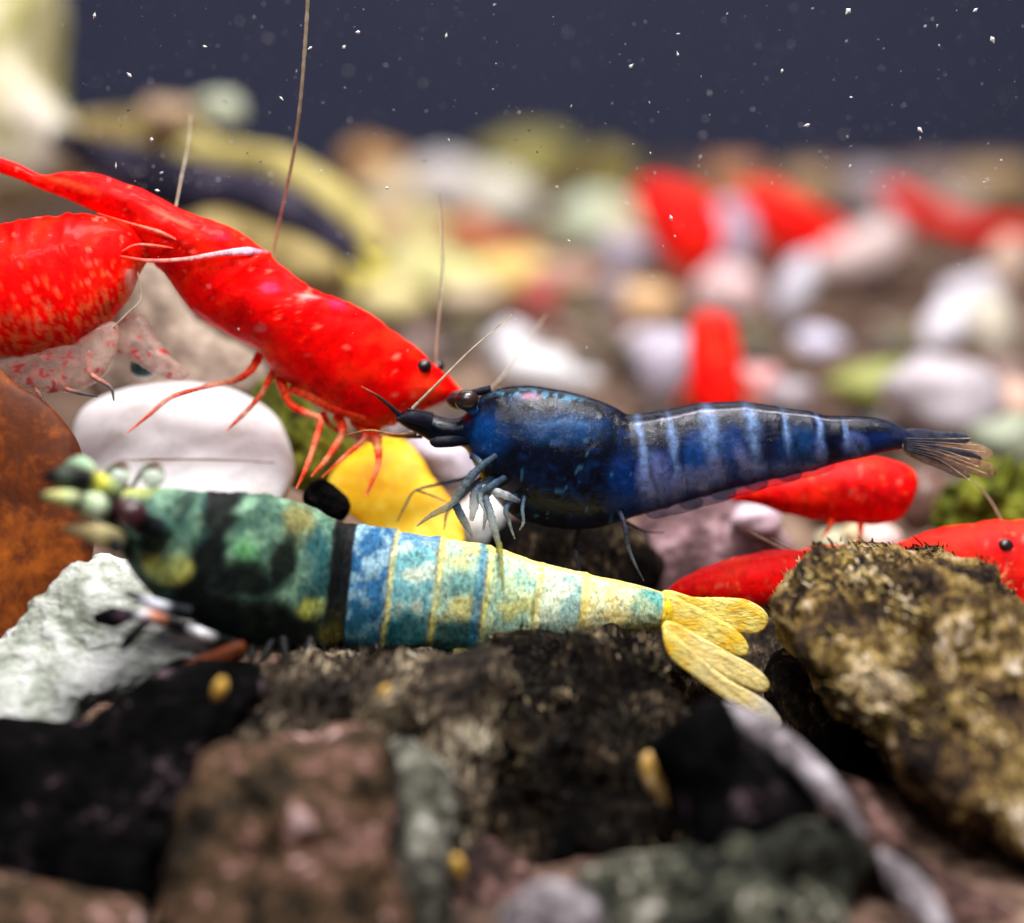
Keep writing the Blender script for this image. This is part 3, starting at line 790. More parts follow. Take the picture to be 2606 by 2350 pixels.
# ------------------------------------------------------------------ blue shrimp
BD = 10.4
bl = thing('shrimp', P(1450, 1420, BD), 'dark blue translucent shrimp standing on the banded back of the green shrimp', 'shrimp')
bst = [((1008, 1060), (1010, 1072)), ((1030, 1046), (1034, 1090)), ((1075, 1044), (1075, 1112)), ((1112, 1058), (1108, 1131)), ((1150, 1066), (1150, 1134)), ((1183, 1056), (1183, 1142)),
       ((1212, 1016), (1205, 1180)), ((1270, 989), (1245, 1250)), ((1324, 981), (1305, 1312)), ((1391, 986), (1370, 1336)), ((1457, 1000), (1440, 1347)), ((1524, 1020), (1510, 1345)), ((1569, 1040), (1560, 1334)),
       ((1600, 1055), (1608, 1318)), ((1640, 1051), (1650, 1306)), ((1692, 1044), (1719, 1286)), ((1774, 1027), (1800, 1262)), ((1884, 1022), (1893, 1238)), ((1966, 1033), (1985, 1217)), ((2048, 1045), (2065, 1199)), ((2110, 1059), (2120, 1182)), ((2185, 1060), (2195, 1166)), ((2256, 1070), (2262, 1150)), ((2300, 1092), (2305, 1142)), ((2335, 1112), (2335, 1130))]
BANDS = [(1622, 9), (1700, 9), (1797, 17), (1905, 12), (1990, 6), (2075, 6), (2140, 4)]


def paint_blue(px, py, t, h):
    n = len(px)
    wx = px + 26 * (vnoise(px, py, 60, 3) - 0.5)
    wy = py + 26 * (vnoise(px, py, 60, 9) - 0.5)
    col = np.tile(lin((5, 8, 22)), (n, 1))
    al = np.ones(n)
    # carapace: blue patches of pigment
    col = mixc(col, (10, 60, 112), blob(wx, wy, 1240, 1110, 45, 50, 0.7) * 0.9)
    col = mixc(col, (12, 62, 104), blob(wx, wy, 1420, 1090, 110, 36, 0.6) * (0.4 + 0.6 * vnoise(px, py, 30, 5)))
    col = mixc(col, (90, 140, 160), blob(wx, wy, 1350, 1006, 120, 11, 0.8, 0.15) * (vnoise(px, py, 14, 6) > 0.52))  # iridescent highlight flecks along the back, painted into the colour
    col = mixc(col, (190, 110, 130), blob(wx, wy, 1345, 1012, 24, 8, 0.6))
    col = mixc(col, (70, 104, 138), blob(wx, wy, 1440, 1078, 70, 8, 0.8) * 0.7)
    col = mixc(col, (8, 46, 100), blob(wx, wy, 1590, 1250, 40, 90, 0.7) * 0.9)
    col = mixc(col, (12, 34, 66), blob(wx, wy, 1440, 1260, 120, 70, 0.8) * (vnoise(px, py, 26, 8) > 0.5) * 0.6)
    dots = vnoise(px, py, 16, 21, 2)
    col = mixc(col, (60, 100, 120), ((dots > 0.8) & (px < 1640) & (py > 1120)).astype(float) * 0.6)
    fl = vnoise(px * 0.6, py * 1.8, 16, 27, 3)
    col = mixc(col, (10, 44, 90), sstep(0.6, 0.78, fl) * (px < 1620) * sstep(0.9, 0.2, np.abs(h - 0.35)) * 0.55)
    # belly below the head is paler and clearer where the legs join
    al = np.where(px < 1640, 1 - 0.28 * blob(wx, wy, 1262, 1268, 60, 50, 0.6), al)
    # abdomen
    ab = sstep(1600, 1630, px)
    low = sstep(0.3, -0.1, h)
    f = vnoise(px, py, 24, 33, 3)
    base = mixc(np.tile(lin((9, 12, 32)), (n, 1)), (22, 50, 112), low * (0.35 + 0.65 * f))
    for (cx, cy, rx, ry, c) in [(1755, 1135, 62, 52, (12, 18, 42)), (1770, 1160, 40, 60, (22, 62, 116)), (1850, 1150, 34, 60, (26, 58, 108)), (1935, 1120, 44, 60, (10, 14, 34)), (2030, 1150, 48, 60, (24, 60, 100)), (2120, 1130, 34, 50, (10, 13, 30)), (1960, 1190, 60, 20, (40, 60, 110))]:
        base = mixc(base, c, blob(wx, wy, cx, cy, rx, ry, 0.5) * 0.9)
    win = np.zeros(n)
    for (cx, cy, rx, ry, rot) in [(1658, 1222, 46, 66, 0), (1735, 1232, 30, 44, 0.6), (1790, 1218, 30, 34, 0.3), (1825, 1195, 26, 44, -0.3), (1895, 1180, 16, 50, -0.5), (1918, 1200, 34, 22, 0), (1990, 1195, 26, 18, 0), (2085, 1150, 14, 40, -0.2), (2172, 1140, 34, 26, 0.7), (2050, 1188, 30, 10, 0)]:
        win = np.maximum(win, blob(wx, wy, cx, cy, rx, ry, 0.45, rot))
    base = mixc(base, (120, 128, 182), win * (0.5 + 0.4 * f))
    col = col * (1 - ab[:, None]) + base * ab[:, None]
    al = al * (1 - ab) + ab * (1 - 0.1 * low - 0.26 * win)
    for bx, bw in BANDS:
        sk = (py - 1060) * 0.12 + 10 * (vnoise(px, py, 40, 17) - 0.5)
        wv = bw * (0.5 + 0.9 * vnoise(px, py, 45, 15)) * (1.25 - 0.5 * np.abs(h - 0.2))
        m = np.exp(-((px - bx - sk) / wv) ** 2) * sstep(-0.85, 0.1, h + 0.6 * (vnoise(px, py, 50, 16) - 0.5)) * (0.25 + 0.7 * vnoise(px, py, 22, 14))
        col = mixc(col, (150, 168, 205), np.clip(m * 0.95, 0, 1))
    for bx, bw in BANDS:
        cv = bx + 26 + 46 * np.clip(-h, 0, 1) ** 1.5 - 30 * np.clip(-h - 0.5, 0, 1)
        col = mixc(col, (8, 12, 34), np.exp(-((px - cv) / 4.0) ** 2) * ab * sstep(0.3, -0.2, h) * 0.7)
    # dorsal dark stripe and the pale thread below it
    dors = ab * sstep(0.80, 0.88, h)
    col = mixc(col, (14, 12, 26), dors * 0.75)
    ln = ab * np.exp(-((h - 0.80) / 0.016) ** 2) * sstep(2230, 2100, px) * (0.4 + 0.6 * vnoise(px, py, 40, 35, 2))
    col = mixc(col, (225, 195, 200), ln * 0.7)
    # ventral dark edge
    col = mixc(col, (24, 34, 70), ab * sstep(-0.86, -0.95, h) * 0.8)
    al = np.maximum(al, ab * sstep(-0.86, -0.95, h) * 0.8)
    col = col * np.array([0.62, 0.8, 1.0])[None, :]
    tail = sstep(2230, 2290, px)
    col = mixc(col, (40, 46, 70), tail * 0.7)
    return np.hstack([col, al[:, None]])


loft_body('body', bst, [BD], [5, 26, 34, 38, 40, 44, 64, 88, 100, 104, 102, 96, 88, 82, 82, 82, 80, 76, 70, 64, 58, 50, 42, 30, 10], M['blue'], bl, paint_blue, n=280, m=96, power=2.1, rings=(1690, 1792, 1897, 1983, 2068, 2135), ringamp=0.022, lump=0.009)
EYE_B = plain_mat('eye_brown', (44, 26, 26), rough=0.3, coat=0.25, var=0.6, fine=14, bump=0.05)
for dz in (-0.12, 0.13):
    stalk = tube('eye_stalk', [(1188, 1030, BD + dz), (1205, 1045, BD + dz * 0.7), (1222, 1062, BD + dz * 0.4)], [16, 15, 12], M['limb'], bl, cols=[(40, 70, 120), (50, 96, 160), (16, 30, 60)])
    V = []
    c3 = P(1188 if dz < 0 else 1168, 1019, BD + dz)
    n, m = 20, 28
    for i in range(n):
        ph = -math.pi / 2 + math.pi * i / (n - 1)
        for j in range(m):
            th = 2 * math.pi * j / m
            V.append(c3 + 28 * K * BD * np.array([1.12 * math.cos(ph) * math.cos(th), math.cos(ph) * math.sin(th), 0.95 * math.sin(ph)]))
    mesh_obj('eye', V, grid_faces(n, m), EYE_B, stalk)
NAVY, STEEL, CLEAR = (16, 20, 36), (86, 104, 120), (170, 180, 186)
tube('rostrum', [(1250, 992, BD), (1205, 1000, BD), (1165, 1010, BD), (1134, 1017, BD)], [12, 9, 6, 1.5], M['limb'], bl, cols=[NAVY, (30, 26, 34), (44, 30, 34)])
tube('antennule', [(1025, 1068, BD - .1), (1000, 1040, BD - .12), (960, 1008, BD - .14), (918, 984, BD - .15)], [7, 6, 4, 2], M['limb'], bl, cols=[NAVY, (24, 26, 26), (60, 40, 30), (190, 70, 40)])
tube('antennule', [(1030, 1060, BD + .1), (1010, 1048, BD + .12), (985, 1040, BD + .14)], [5, 4, 1.5], M['limb'], bl, cols=[NAVY, (60, 50, 50)])
tube('antenna', [(1050, 1040, BD - .15), (1110, 980, BD - .17), (1200, 890, BD - .15), (1306, 800, BD - .1)], [4.5, 3.4, 2.6, 1.8], M['feeler'], bl, n=60, rough=0.3)
tube('antenna', [(1225, 1010, BD + .3), (1272, 965, BD + .35), (1330, 890, BD + .5), (1390, 800, BD + .7)], [2.4, 2, 1.8, 1.2], M['feeler'], bl, n=40, rough=0.3)
tube('antennal_scale', [(1100, 1075, BD - .13), (1050, 1062, BD - .15), (1012, 1068, BD - .15)], [16, 16, 5], M['limb'], bl, cols=[NAVY, (24, 24, 36), (30, 26, 34)], flat=0.4)
tube('antennal_scale', [(1200, 1122, BD - .06), (1150, 1124, BD - .13), (1110, 1126, BD - .14), (1094, 1122, BD - .14)], [10, 15, 14, 5], M['limb'], bl, cols=[NAVY, (12, 14, 26), (18, 18, 30), (30, 26, 34)], flat=0.5)
tube('antennal_scale', [(1100, 1062, BD - .12), (1060, 1050, BD - .13), (1036, 1042, BD - .13)], [12, 9, 3], M['limb'], bl, cols=[NAVY, (20, 18, 28), (36, 30, 36)], flat=0.5)
tube('mouthpart', [(1060, 1105, BD - .08), (1000, 1106, BD - .1), (940, 1096, BD - .12), (880, 1108, BD - .12)], [5, 4, 3, 1.5], M['limb'], bl, cols=[(70, 50, 44), (150, 100, 60), (170, 110, 60), (120, 80, 50)])
tube('mouthpart', [(1075, 1112, BD + .05), (1020, 1112, BD + .03), (965, 1108, BD)], [5, 4, 1.5], M['limb'], bl, cols=[(70, 50, 44), (170, 110, 60), (150, 100, 50)])
LEGCOL = [(20, 32, 54, .95), (58, 76, 94, .8), (104, 116, 116, .55), (112, 112, 92, .6)]
legs = [
    ([(1300, 1135, -.04), (1262, 1160, -.15), (1215, 1196, -.21), (1182, 1236, -.24), (1152, 1282, -.25), (1098, 1312, -.27), (1060, 1340, -.28)], [8, 10, 12, 14, 12, 8, 2]),
    ([(1160, 1285, -.25), (1172, 1310, -.25), (1188, 1340, -.25), (1204, 1368, -.26)], [12, 13, 10, 3]),
    ([(1200, 1160, -.1), (1220, 1176, -.16), (1230, 1196, -.2)], [10, 9, 6]),
    ([(1212, 1238, -.17), (1250, 1248, -.2), (1290, 1262, -.2), (1322, 1276, -.18)], [9, 13, 12, 6]),
    ([(1285, 1200, -.04), (1215, 1245, -.2), (1206, 1290, -.22), (1200, 1325, -.24)], [9, 13, 14, 6]),
    ([(1305, 1210, -.04), (1240, 1258, -.2), (1246, 1300, -.26), (1258, 1345, -.34), (1270, 1390, -.44)], [9, 11, 12, 13, 7]),
    ([(1270, 1384, -.44), (1275, 1420, -.6), (1277, 1460, -.68), (1281, 1505, -.72)], [9, 7, 6, 3]),
    ([(1345, 1225, -.05), (1330, 1290, -.2), (1332, 1330, -.24), (1322, 1350, -.25)], [5, 6, 5, 2]),
    ([(1240, 1190, .1), (1190, 1216, .12), (1120, 1232, .14), (1056, 1250, .15), (1030, 1290, .15), (1010, 1330, .15)], [7, 6, 5, 4.5, 4, 1.5]),
    ([(1060, 1248, .15), (1100, 1262, .15), (1150, 1284, .13)], [3, 3, 1.5]),
    ([(1560, 1270, -.03), (1588, 1330, -.14), (1598, 1390, -.15), (1616, 1436, -.16), (1638, 1478, -.16)], [8, 8, 7, 4, 2]),
    ([(1480, 1325, .1), (1464, 1380, .1), (1468, 1420, .08), (1478, 1462, .05)], [8, 8, 9, 3]),
    ([(1325, 1195, -.04), (1260, 1232, -.2), (1222, 1262, -.22), (1236, 1300, -.24), (1230, 1350, -.25)], [10, 12, 11, 8, 3]),
    ([(1345, 1230, -.04), (1290, 1290, -.2), (1296, 1330, -.22), (1310, 1372, -.24)], [10, 9, 6, 2]),
    ([(1240, 1200, .08), (1180, 1260, .1), (1140, 1300, .12), (1130, 1350, .12)], [8, 8, 6, 2]),
    ([(1560, 1310, .12), (1640, 1352, .15), (1690, 1356, .15)], [5, 3, 1.5]),
]
LEGCOLS = {6: [(110, 112, 60, .8), (130, 128, 50, .75), (120, 110, 50, .6)], 10: [(30, 34, 56), (40, 40, 52), (70, 72, 80), (60, 54, 52)], 11: [(30, 34, 50), (46, 48, 56), (40, 40, 48)], 3: [(150, 160, 172, .5), (200, 206, 212, .5), (60, 84, 110, .6)]}
for k, (pts, r) in enumerate(legs):
    tube('leg', [(a, b, BD + c) for a, b, c in pts], [q * 0.85 for q in r], M['limb'], bl, cols=LEGCOLS.get(k, LEGCOL), sides=10, n=len(pts) * 9, rough=0.22, flat=0.7)
# small fringed swimmerets under the abdomen
for k, (x, y) in enumerate([(1640, 1306), (1725, 1282), (1805, 1258), (1890, 1234), (1975, 1212)]):
    cc = list(lin((56, 66, 104))) + [0.42]
    inflate('swimmeret', [(x, y - 30), (x + 60, y - 34), (x + 130, y - 34), (x + 150, y - 28), (x + 100, y - 2), (x + 40, y + 10), (x + 6, y + 4)], BD - 0.02, 0.03, M['limb'], bl, rough=0.004, cell=0.08, nt=60, npz=14, paint=lambda a, b, cc=cc: np.tile(cc, (len(a), 1)), seed=60 + k)
fan_b = [([(2290, 1105), (2350, 1095), (2420, 1105), (2470, 1116), (2440, 1126), (2360, 1130), (2300, 1132)], (52, 58, 78), .8, 0.0),
         ([(2300, 1120), (2360, 1128), (2440, 1150), (2502, 1172), (2460, 1178), (2380, 1164), (2310, 1146)], (34, 36, 50), .85, -.06),
         ([(2300, 1125), (2360, 1145), (2450, 1165), (2520, 1190), (2534, 1208), (2470, 1200), (2380, 1178), (2310, 1150)], (150, 112, 88), .5, -.1),
         ([(2310, 1110), (2390, 1110), (2470, 1130), (2530, 1160), (2480, 1160), (2390, 1145)], (190, 150, 120), .35, .08),
         ([(2300, 1128), (2350, 1150), (2410, 1180), (2470, 1215), (2420, 1202), (2350, 1176)], (120, 96, 90), .6, -.12)]
for k, (ol, c, a, dz) in enumerate(fan_b):
    cc = list(lin(c)) + [a]
    inflate('tail_blade', ol, BD + dz, 0.012, M['limb'], bl, rough=0.0, nt=60, npz=12, paint=lambda x, y, cc=cc: np.tile(cc, (len(x), 1)), seed=k)
for k in range(7):
    y = 1116 + k * 14
    tube('tail_ray', [(2300, 1118 + k * 4, BD - .13), (2390, 1118 + k * 9, BD - .14), (2470 + (k % 3) * 20, y + k * 4, BD - .15)], [2.5, 2, 1], M['limb'], bl, cols=[(40, 44, 60), (70, 64, 70), (190, 160, 130)])

# ------------------------------------------------------------------ green shrimp
gr = thing('shrimp', P(1000, 1680, 9.8), 'green and black shrimp with teal and yellow banded tail resting on mossy rocks', 'shrimp')
gst = [((255, 1290), (255, 1318)), ((275, 1262), (272, 1345)), ((305, 1249), (300, 1392)), ((360, 1243), (350, 1470)), ((440, 1243), (424, 1545)), ((518, 1251), (500, 1588)), ((612, 1253), (600, 1640)), ((706, 1265), (690, 1660)), ((777, 1288), (765, 1660)), ((847, 1321), (820, 1657)), ((890, 1333), (855, 1652)),
       ((928, 1334), (890, 1655)), ((1011, 1352), (985, 1665)), ((1134, 1371), (1110, 1667)), ((1252, 1392), (1234, 1662)), ((1382, 1433), (1357, 1656)), ((1494, 1461), (1481, 1636)), ((1605, 1485), (1602, 1612)), ((1690, 1508), (1688, 1606)), ((1715, 1520), (1712, 1600)), ((1725, 1540), (1725, 1580))]


def paint_green(px, py, t, h):
    n = len(px)
    n1 = vnoise(px, py, 70, 41, 4); n2 = vnoise(px, py, 70, 52, 4)
    wx = px + 60 * (n1 - 0.5); wy = py + 60 * (n2 - 0.5)
    f = vnoise(px, py, 26, 61, 3)
    f2 = vnoise(px, py, 11, 63, 2)
    # carapace
    col = mixc(np.tile(lin((74, 112, 96)), (n, 1)), (140, 182, 152), sstep(0.3, 0.7, f))
    col = mixc(col, (40, 84, 84), sstep(0.52, 0.66, vnoise(px, py, 60, 71, 3)) * 0.8)
    col = mixc(col, (30, 92, 104), blob(wx, wy, 815, 1400, 34, 70, 0.6) * 0.8)
    col = mixc(col, (170, 158, 84), blob(wx, wy, 767, 1326, 34, 40, 0.6) * 0.7)
    col = mixc(col, (110, 196, 112), blob(wx, wy, 640, 1405, 30, 26, 0.8) * 0.7)
    col = mixc(col, (190, 196, 110), blob(wx, wy, 340, 1252, 70, 14, 0.6))
    blackc = (10, 11, 13)
    bm = blob(wx, wy, 566, 1300, 46, 95, 0.35)
    bm = np.maximum(bm, blob(wx, wy, 540, 1430, 50, 90, 0.4, 0.3))
    bm = np.maximum(bm, blob(wx, wy, 620, 1472, 115, 50, 0.35))
    bm = np.maximum(bm, blob(wx, wy, 728, 1418, 30, 62, 0.4, 0.3))
    bm = np.maximum(bm, blob(wx, wy, 560, 1560, 90, 80, 0.4))
    bm = np.maximum(bm, blob(wx, wy, 670, 1620, 210, 105, 0.3))
    bm = np.maximum(bm, sstep(1555, 1600, wy) * sstep(440, 500, wx))
    bm = np.maximum(bm, blob(wx, wy, 500, 1520, 60, 70, 0.5))
    bm = np.maximum(bm, blob(wx, wy, 420, 1500, 60, 34, 0.5) * 0.8)
    bm = np.maximum(bm, blob(wx, wy, 330, 1400, 40, 50, 0.5) * 0.75)
    bm = np.maximum(bm, blob(wx, wy, 400, 1380, 60, 26, 0.5) * 0.7)
    bm = np.maximum(bm, blob(wx, wy, 290, 1330, 46, 52, 0.5) * 0.95)
    bm = np.maximum(bm, blob(wx, wy, 470, 1290, 18, 40, 0.6) * 0.6)
    col = mixc(col, blackc, bm * 0.97)
    # black collar before the tail
    sk = (1490 - py) * 0.1
    xb = px - sk + 14 * (n1 - 0.5)
    col = mixc(col, (20, 17, 22), sstep(832, 846, xb) * 0.97)
    for (cx, cy, rx, ry, c) in [(414, 1422, 30, 24, (206, 200, 96)), (466, 1455, 30, 24, (206, 198, 90)), (800, 1540, 22, 26, (196, 200, 90)), (440, 1440, 44, 30, (170, 180, 100)), (850, 1600, 26, 30, (120, 116, 60)), (285, 1262, 24, 22, (220, 214, 96))]:
        col = mixc(col, c, blob(wx, wy, cx, cy, rx, ry, 0.5) * 0.9)
    # tail segments
    col = col * 0.72
    ab = sstep(890, 897, xb)
    teal, pale, yel, blue_, dk = (58, 128, 138), (192, 216, 186), (224, 212, 106), (44, 100, 146), (24, 84, 92)
    seg = np.tile(lin(pale), (n, 1))
    xs = px - (1500 - py) * 0.13 - 6 * (n1 - 0.5)
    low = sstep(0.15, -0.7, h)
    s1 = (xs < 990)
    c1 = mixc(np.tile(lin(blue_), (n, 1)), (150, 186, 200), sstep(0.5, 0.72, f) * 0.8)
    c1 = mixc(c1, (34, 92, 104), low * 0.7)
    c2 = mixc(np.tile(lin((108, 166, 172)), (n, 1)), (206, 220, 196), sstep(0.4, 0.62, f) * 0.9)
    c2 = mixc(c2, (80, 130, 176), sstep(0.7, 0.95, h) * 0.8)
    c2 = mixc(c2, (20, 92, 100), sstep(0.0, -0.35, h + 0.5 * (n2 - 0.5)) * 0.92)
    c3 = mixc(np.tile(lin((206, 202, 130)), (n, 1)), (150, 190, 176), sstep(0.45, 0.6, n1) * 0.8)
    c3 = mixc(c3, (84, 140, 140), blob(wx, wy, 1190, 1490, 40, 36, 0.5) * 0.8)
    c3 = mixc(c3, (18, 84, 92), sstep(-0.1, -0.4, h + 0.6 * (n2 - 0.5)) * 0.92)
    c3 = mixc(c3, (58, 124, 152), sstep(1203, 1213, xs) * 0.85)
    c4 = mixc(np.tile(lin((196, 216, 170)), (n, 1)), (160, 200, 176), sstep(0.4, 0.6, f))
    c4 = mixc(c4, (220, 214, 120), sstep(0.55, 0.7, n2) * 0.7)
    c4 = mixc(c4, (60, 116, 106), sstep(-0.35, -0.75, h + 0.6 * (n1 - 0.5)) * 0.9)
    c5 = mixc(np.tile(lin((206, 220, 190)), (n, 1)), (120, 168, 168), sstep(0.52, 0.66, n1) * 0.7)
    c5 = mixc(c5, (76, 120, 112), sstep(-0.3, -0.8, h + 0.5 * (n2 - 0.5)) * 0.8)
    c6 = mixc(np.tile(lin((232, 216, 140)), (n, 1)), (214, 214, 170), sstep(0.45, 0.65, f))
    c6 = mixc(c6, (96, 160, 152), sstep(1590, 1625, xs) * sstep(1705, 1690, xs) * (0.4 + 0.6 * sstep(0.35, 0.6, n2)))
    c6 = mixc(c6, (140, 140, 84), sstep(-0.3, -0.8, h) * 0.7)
    edges = [890, 992, 1110, 1236, 1368, 1482, 5000]
    cs = [c1, c2, c3, c4, c5, c6]
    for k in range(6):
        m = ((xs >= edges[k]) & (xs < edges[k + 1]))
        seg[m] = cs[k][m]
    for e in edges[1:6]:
        m = np.exp(-((xs - e - 4 - 10 * (f - 0.5)) / 6.5) ** 2) * (0.55 + 0.45 * f)
        seg = mixc(seg, (226, 206, 84), np.clip(m * 0.9, 0, 1) * sstep(-1.0, 0.2, h + 0.6))
        m = np.exp(-((xs - e + 5) / 2.5) ** 2)
        seg = mixc(seg, (110, 92, 50), m * 0.55)
    seg = mixc(seg, (240, 214, 110), sstep(0.9, 0.97, h) * (px > 1240) * 0.7)
    seg = mixc(seg, (238, 200, 50), sstep(1684, 1694, xs))
    seg = seg * (0.8 + 0.4 * f2)[:, None]
    return col * (1 - ab[:, None]) + seg * ab[:, None]


GDEP = [9.2, 9.2, 9.22, 9.27, 9.34, 9.43, 9.54, 9.66, 9.76, 9.84, 9.9, 9.93, 9.97, 10.0, 10.02, 10.03, 10.04, 10.05, 10.05, 10.05, 10.05]
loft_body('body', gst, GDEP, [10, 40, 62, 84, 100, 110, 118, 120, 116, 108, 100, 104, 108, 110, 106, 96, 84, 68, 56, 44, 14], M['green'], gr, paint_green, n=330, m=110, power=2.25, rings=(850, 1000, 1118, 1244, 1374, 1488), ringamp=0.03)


def ball(name, px, py, rx, ry, d, mat, parent, cols=None, rot=0.0, seed=0):
    n, m = 16, 24
    V = []
    c3 = P(px, py, d)
    s = K * d
    c, sn = math.cos(rot), math.sin(rot)
    for i in range(n):
        ph = -math.pi / 2 + math.pi * i / (n - 1)
        for j in range(m):
            th = 2 * math.pi * j / m
            a, b, e = math.cos(ph) * math.cos(th) * rx, math.sin(ph) * ry, math.cos(ph) * math.sin(th) * 0.5 * (rx + ry)
            g = 1 + 0.12 * mnoise.noise(Vector((a, b, e)) * 0.03 + Vector((seed * 3.3, 0, 0)))
            a, b = a * c - b * sn, a * sn + b * c
            V.append(c3 + g * s * (RIGHT * a + UP * b + FWD * e))
    cc = None
    if cols is not None:
        cc = np.tile(list(lin(cols[:3])) + [cols[3] if len(cols) > 3 else 1.0], (len(V), 1))
    return mesh_obj(name, V, grid_faces(n, m), mat, parent, cc)


GE = 9.02
st_ = tube('eye_stalk', [(350, 1325, GE), (385, 1345, 9.10), (420, 1350, 9.19)], [30, 34, 30], M['limb'], gr, cols=[(14, 12, 16), (20, 30, 36), (60, 96, 84)], sides=14)
e = ball('eye', 332, 1306, 46, 38, GE, M['eye'], st_, rot=-0.5)
e.data.materials[0] = plain_mat('eye_maroon', (62, 26, 36), rough=0.4, coat=0.1, var=0.6, fine=10, bump=0.05)
st_ = tube('eye_stalk', [(325, 1265, 9.39), (370, 1285, 9.36), (410, 1300, 9.34)], [22, 26, 24], M['limb'], gr, cols=[(14, 12, 16), (20, 30, 36), (60, 96, 84)], sides=14)
ball('eye', 320, 1262, 34, 28, 9.39, M['eye'], st_, rot=-0.5)
PG = (176, 206, 170)
tube('antennule', [(300, 1260, 9.09), (250, 1235, 9.04), (205, 1222, 8.99), (150, 1215, 8.94), (108, 1212, 8.92)], [26, 34, 28, 28, 6], M['limb'], gr, cols=[(14, 16, 16), (150, 170, 110), (210, 210, 80), (16, 20, 18), (10, 10, 12), (60, 70, 60), (10, 10, 12), (10, 10, 12)], sides=14, n=30)
tube('antennule', [(230, 1200, 9.14), (200, 1185, 9.12), (160, 1190, 9.10)], [22, 26, 8], M['limb'], gr, cols=[PG, (150, 180, 150), (60, 70, 60)], sides=14)
tube('antennule', [(290, 1310, 9.04), (240, 1290, 8.96), (205, 1280, 8.92), (170, 1268, 8.90), (105, 1264, 8.89)], [26, 38, 26, 22, 12], M['limb'], gr, cols=[(8, 8, 10), (12, 13, 14), (196, 214, 180), (170, 190, 150), (10, 12, 12), (180, 196, 140), (200, 200, 130), (24, 24, 20)], sides=14, n=30)
tube('antennal_scale', [(310, 1385, 8.99), (260, 1365, 8.94), (210, 1352, 8.92), (155, 1345, 8.90)], [30, 30, 20, 5], M['limb'], gr, cols=[(24, 24, 22), (176, 166, 120), (150, 134, 92), (90, 70, 52)], flat=0.5, sides=14)
tube('antennal_scale', [(300, 1400, 8.96), (270, 1372, 8.94), (205, 1395, 8.92)], [16, 14, 4], M['limb'], gr, cols=[(40, 44, 46), (30, 30, 30), (40, 30, 26)], flat=0.5, sides=12)
for (x, y) in [(292, 1205), (378, 1206)]:
    tube('antennule_tip', [(x - 42, y + 34, 9.34), (x - 12, y - 10, 9.34), (x + 20, y - 22, 9.34), (x + 30, y + 10, 9.34)], [5, 9, 12, 14], M['limb'], gr, cols=[(40, 50, 50), (130, 140, 120, .7), (110, 70, 60, .7), (190, 204, 186, .7)], sides=12)
    ball('antennule_joint', x + 10, y + 12, 28, 24, 9.34, M['limb'], gr, (200, 214, 200, 0.6))
BW = [(8, 8, 10), (8, 8, 10), (226, 226, 232), (10, 10, 14), (14, 10, 18), (190, 120, 90), (216, 216, 222), (14, 10, 20), (70, 50, 66), (8, 8, 10), (6, 6, 8), (6, 6, 8)]
tube('leg', [(590, 1640, 9.3), (510, 1615, 9.2), (440, 1588, 9.14), (375, 1568, 9.1), (330, 1566, 9.1), (288, 1572, 9.1), (238, 1574, 9.1)], [16, 18, 15, 16, 15, 30, 14], M['limb'], gr, cols=BW, sides=12, n=60)
tube('leg', [(385, 1572, 9.1), (355, 1600, 9.08), (328, 1630, 9.07), (305, 1655, 9.07)], [12, 13, 16, 6], M['limb'], gr, cols=[(60, 40, 60), (14, 13, 15), (8, 8, 8), (8, 8, 8)], sides=12)
tube('leg', [(480, 1560, 9.2), (425, 1548, 9.16), (390, 1538, 9.13), (350, 1520, 9.12), (315, 1508, 9.12)], [20, 17, 16, 11, 6], M['limb'], gr, cols=[(10, 16, 18), (16, 20, 30), (210, 214, 226), (200, 200, 214), (30, 24, 44), (30, 22, 40)], sides=12, n=40)
for (x, y, dx, dy) in [(640, 1640, 0, 70), (720, 1650, 15, 55), (790, 1650, -30, 60), (690, 1655, -40, 40)]:
    tube('leg', [(x, y - 20, 9.55), (x + dx * .5, y + dy * .5, 9.45), (x + dx, y + dy, 9.36)], [16, 9, 3], M['limb'], gr, cols=[(12, 12, 14), (16, 15, 15), (40, 34, 28)])
for x, c in [(930, (120, 130, 96)), (1050, (150, 140, 90)), (1180, (150, 140, 84)), (1300, (110, 120, 90)), (1420, (120, 120, 84))]:
    tube('swimmeret', [(x, 1640, 9.95), (x - 10, 1668, 9.9), (x - 40, 1690, 9.85)], [30, 22, 4], M['limb'], gr, cols=[c, c, (80, 70, 50)], flat=0.5)
fan_g = [([(1685, 1508), (1760, 1522), (1870, 1522), (1930, 1545), (1955, 1577), (1930, 1607), (1870, 1608), (1800, 1592), (1700, 1580)], 10.06, 0.25),
         ([(1685, 1525), (1760, 1540), (1850, 1588), (1890, 1625), (1903, 1662), (1870, 1664), (1780, 1632), (1700, 1605)], 9.98, 0.0),
         ([(1690, 1585), (1760, 1612), (1850, 1658), (1930, 1710), (1955, 1752), (1900, 1745), (1800, 1705), (1710, 1645)], 9.86, -0.2),
         ([(1692, 1600), (1730, 1645), (1800, 1692), (1880, 1748), (1950, 1790), (1985, 1848), (1930, 1820), (1840, 1775), (1760, 1715), (1702, 1660)], 9.76, -0.3)]


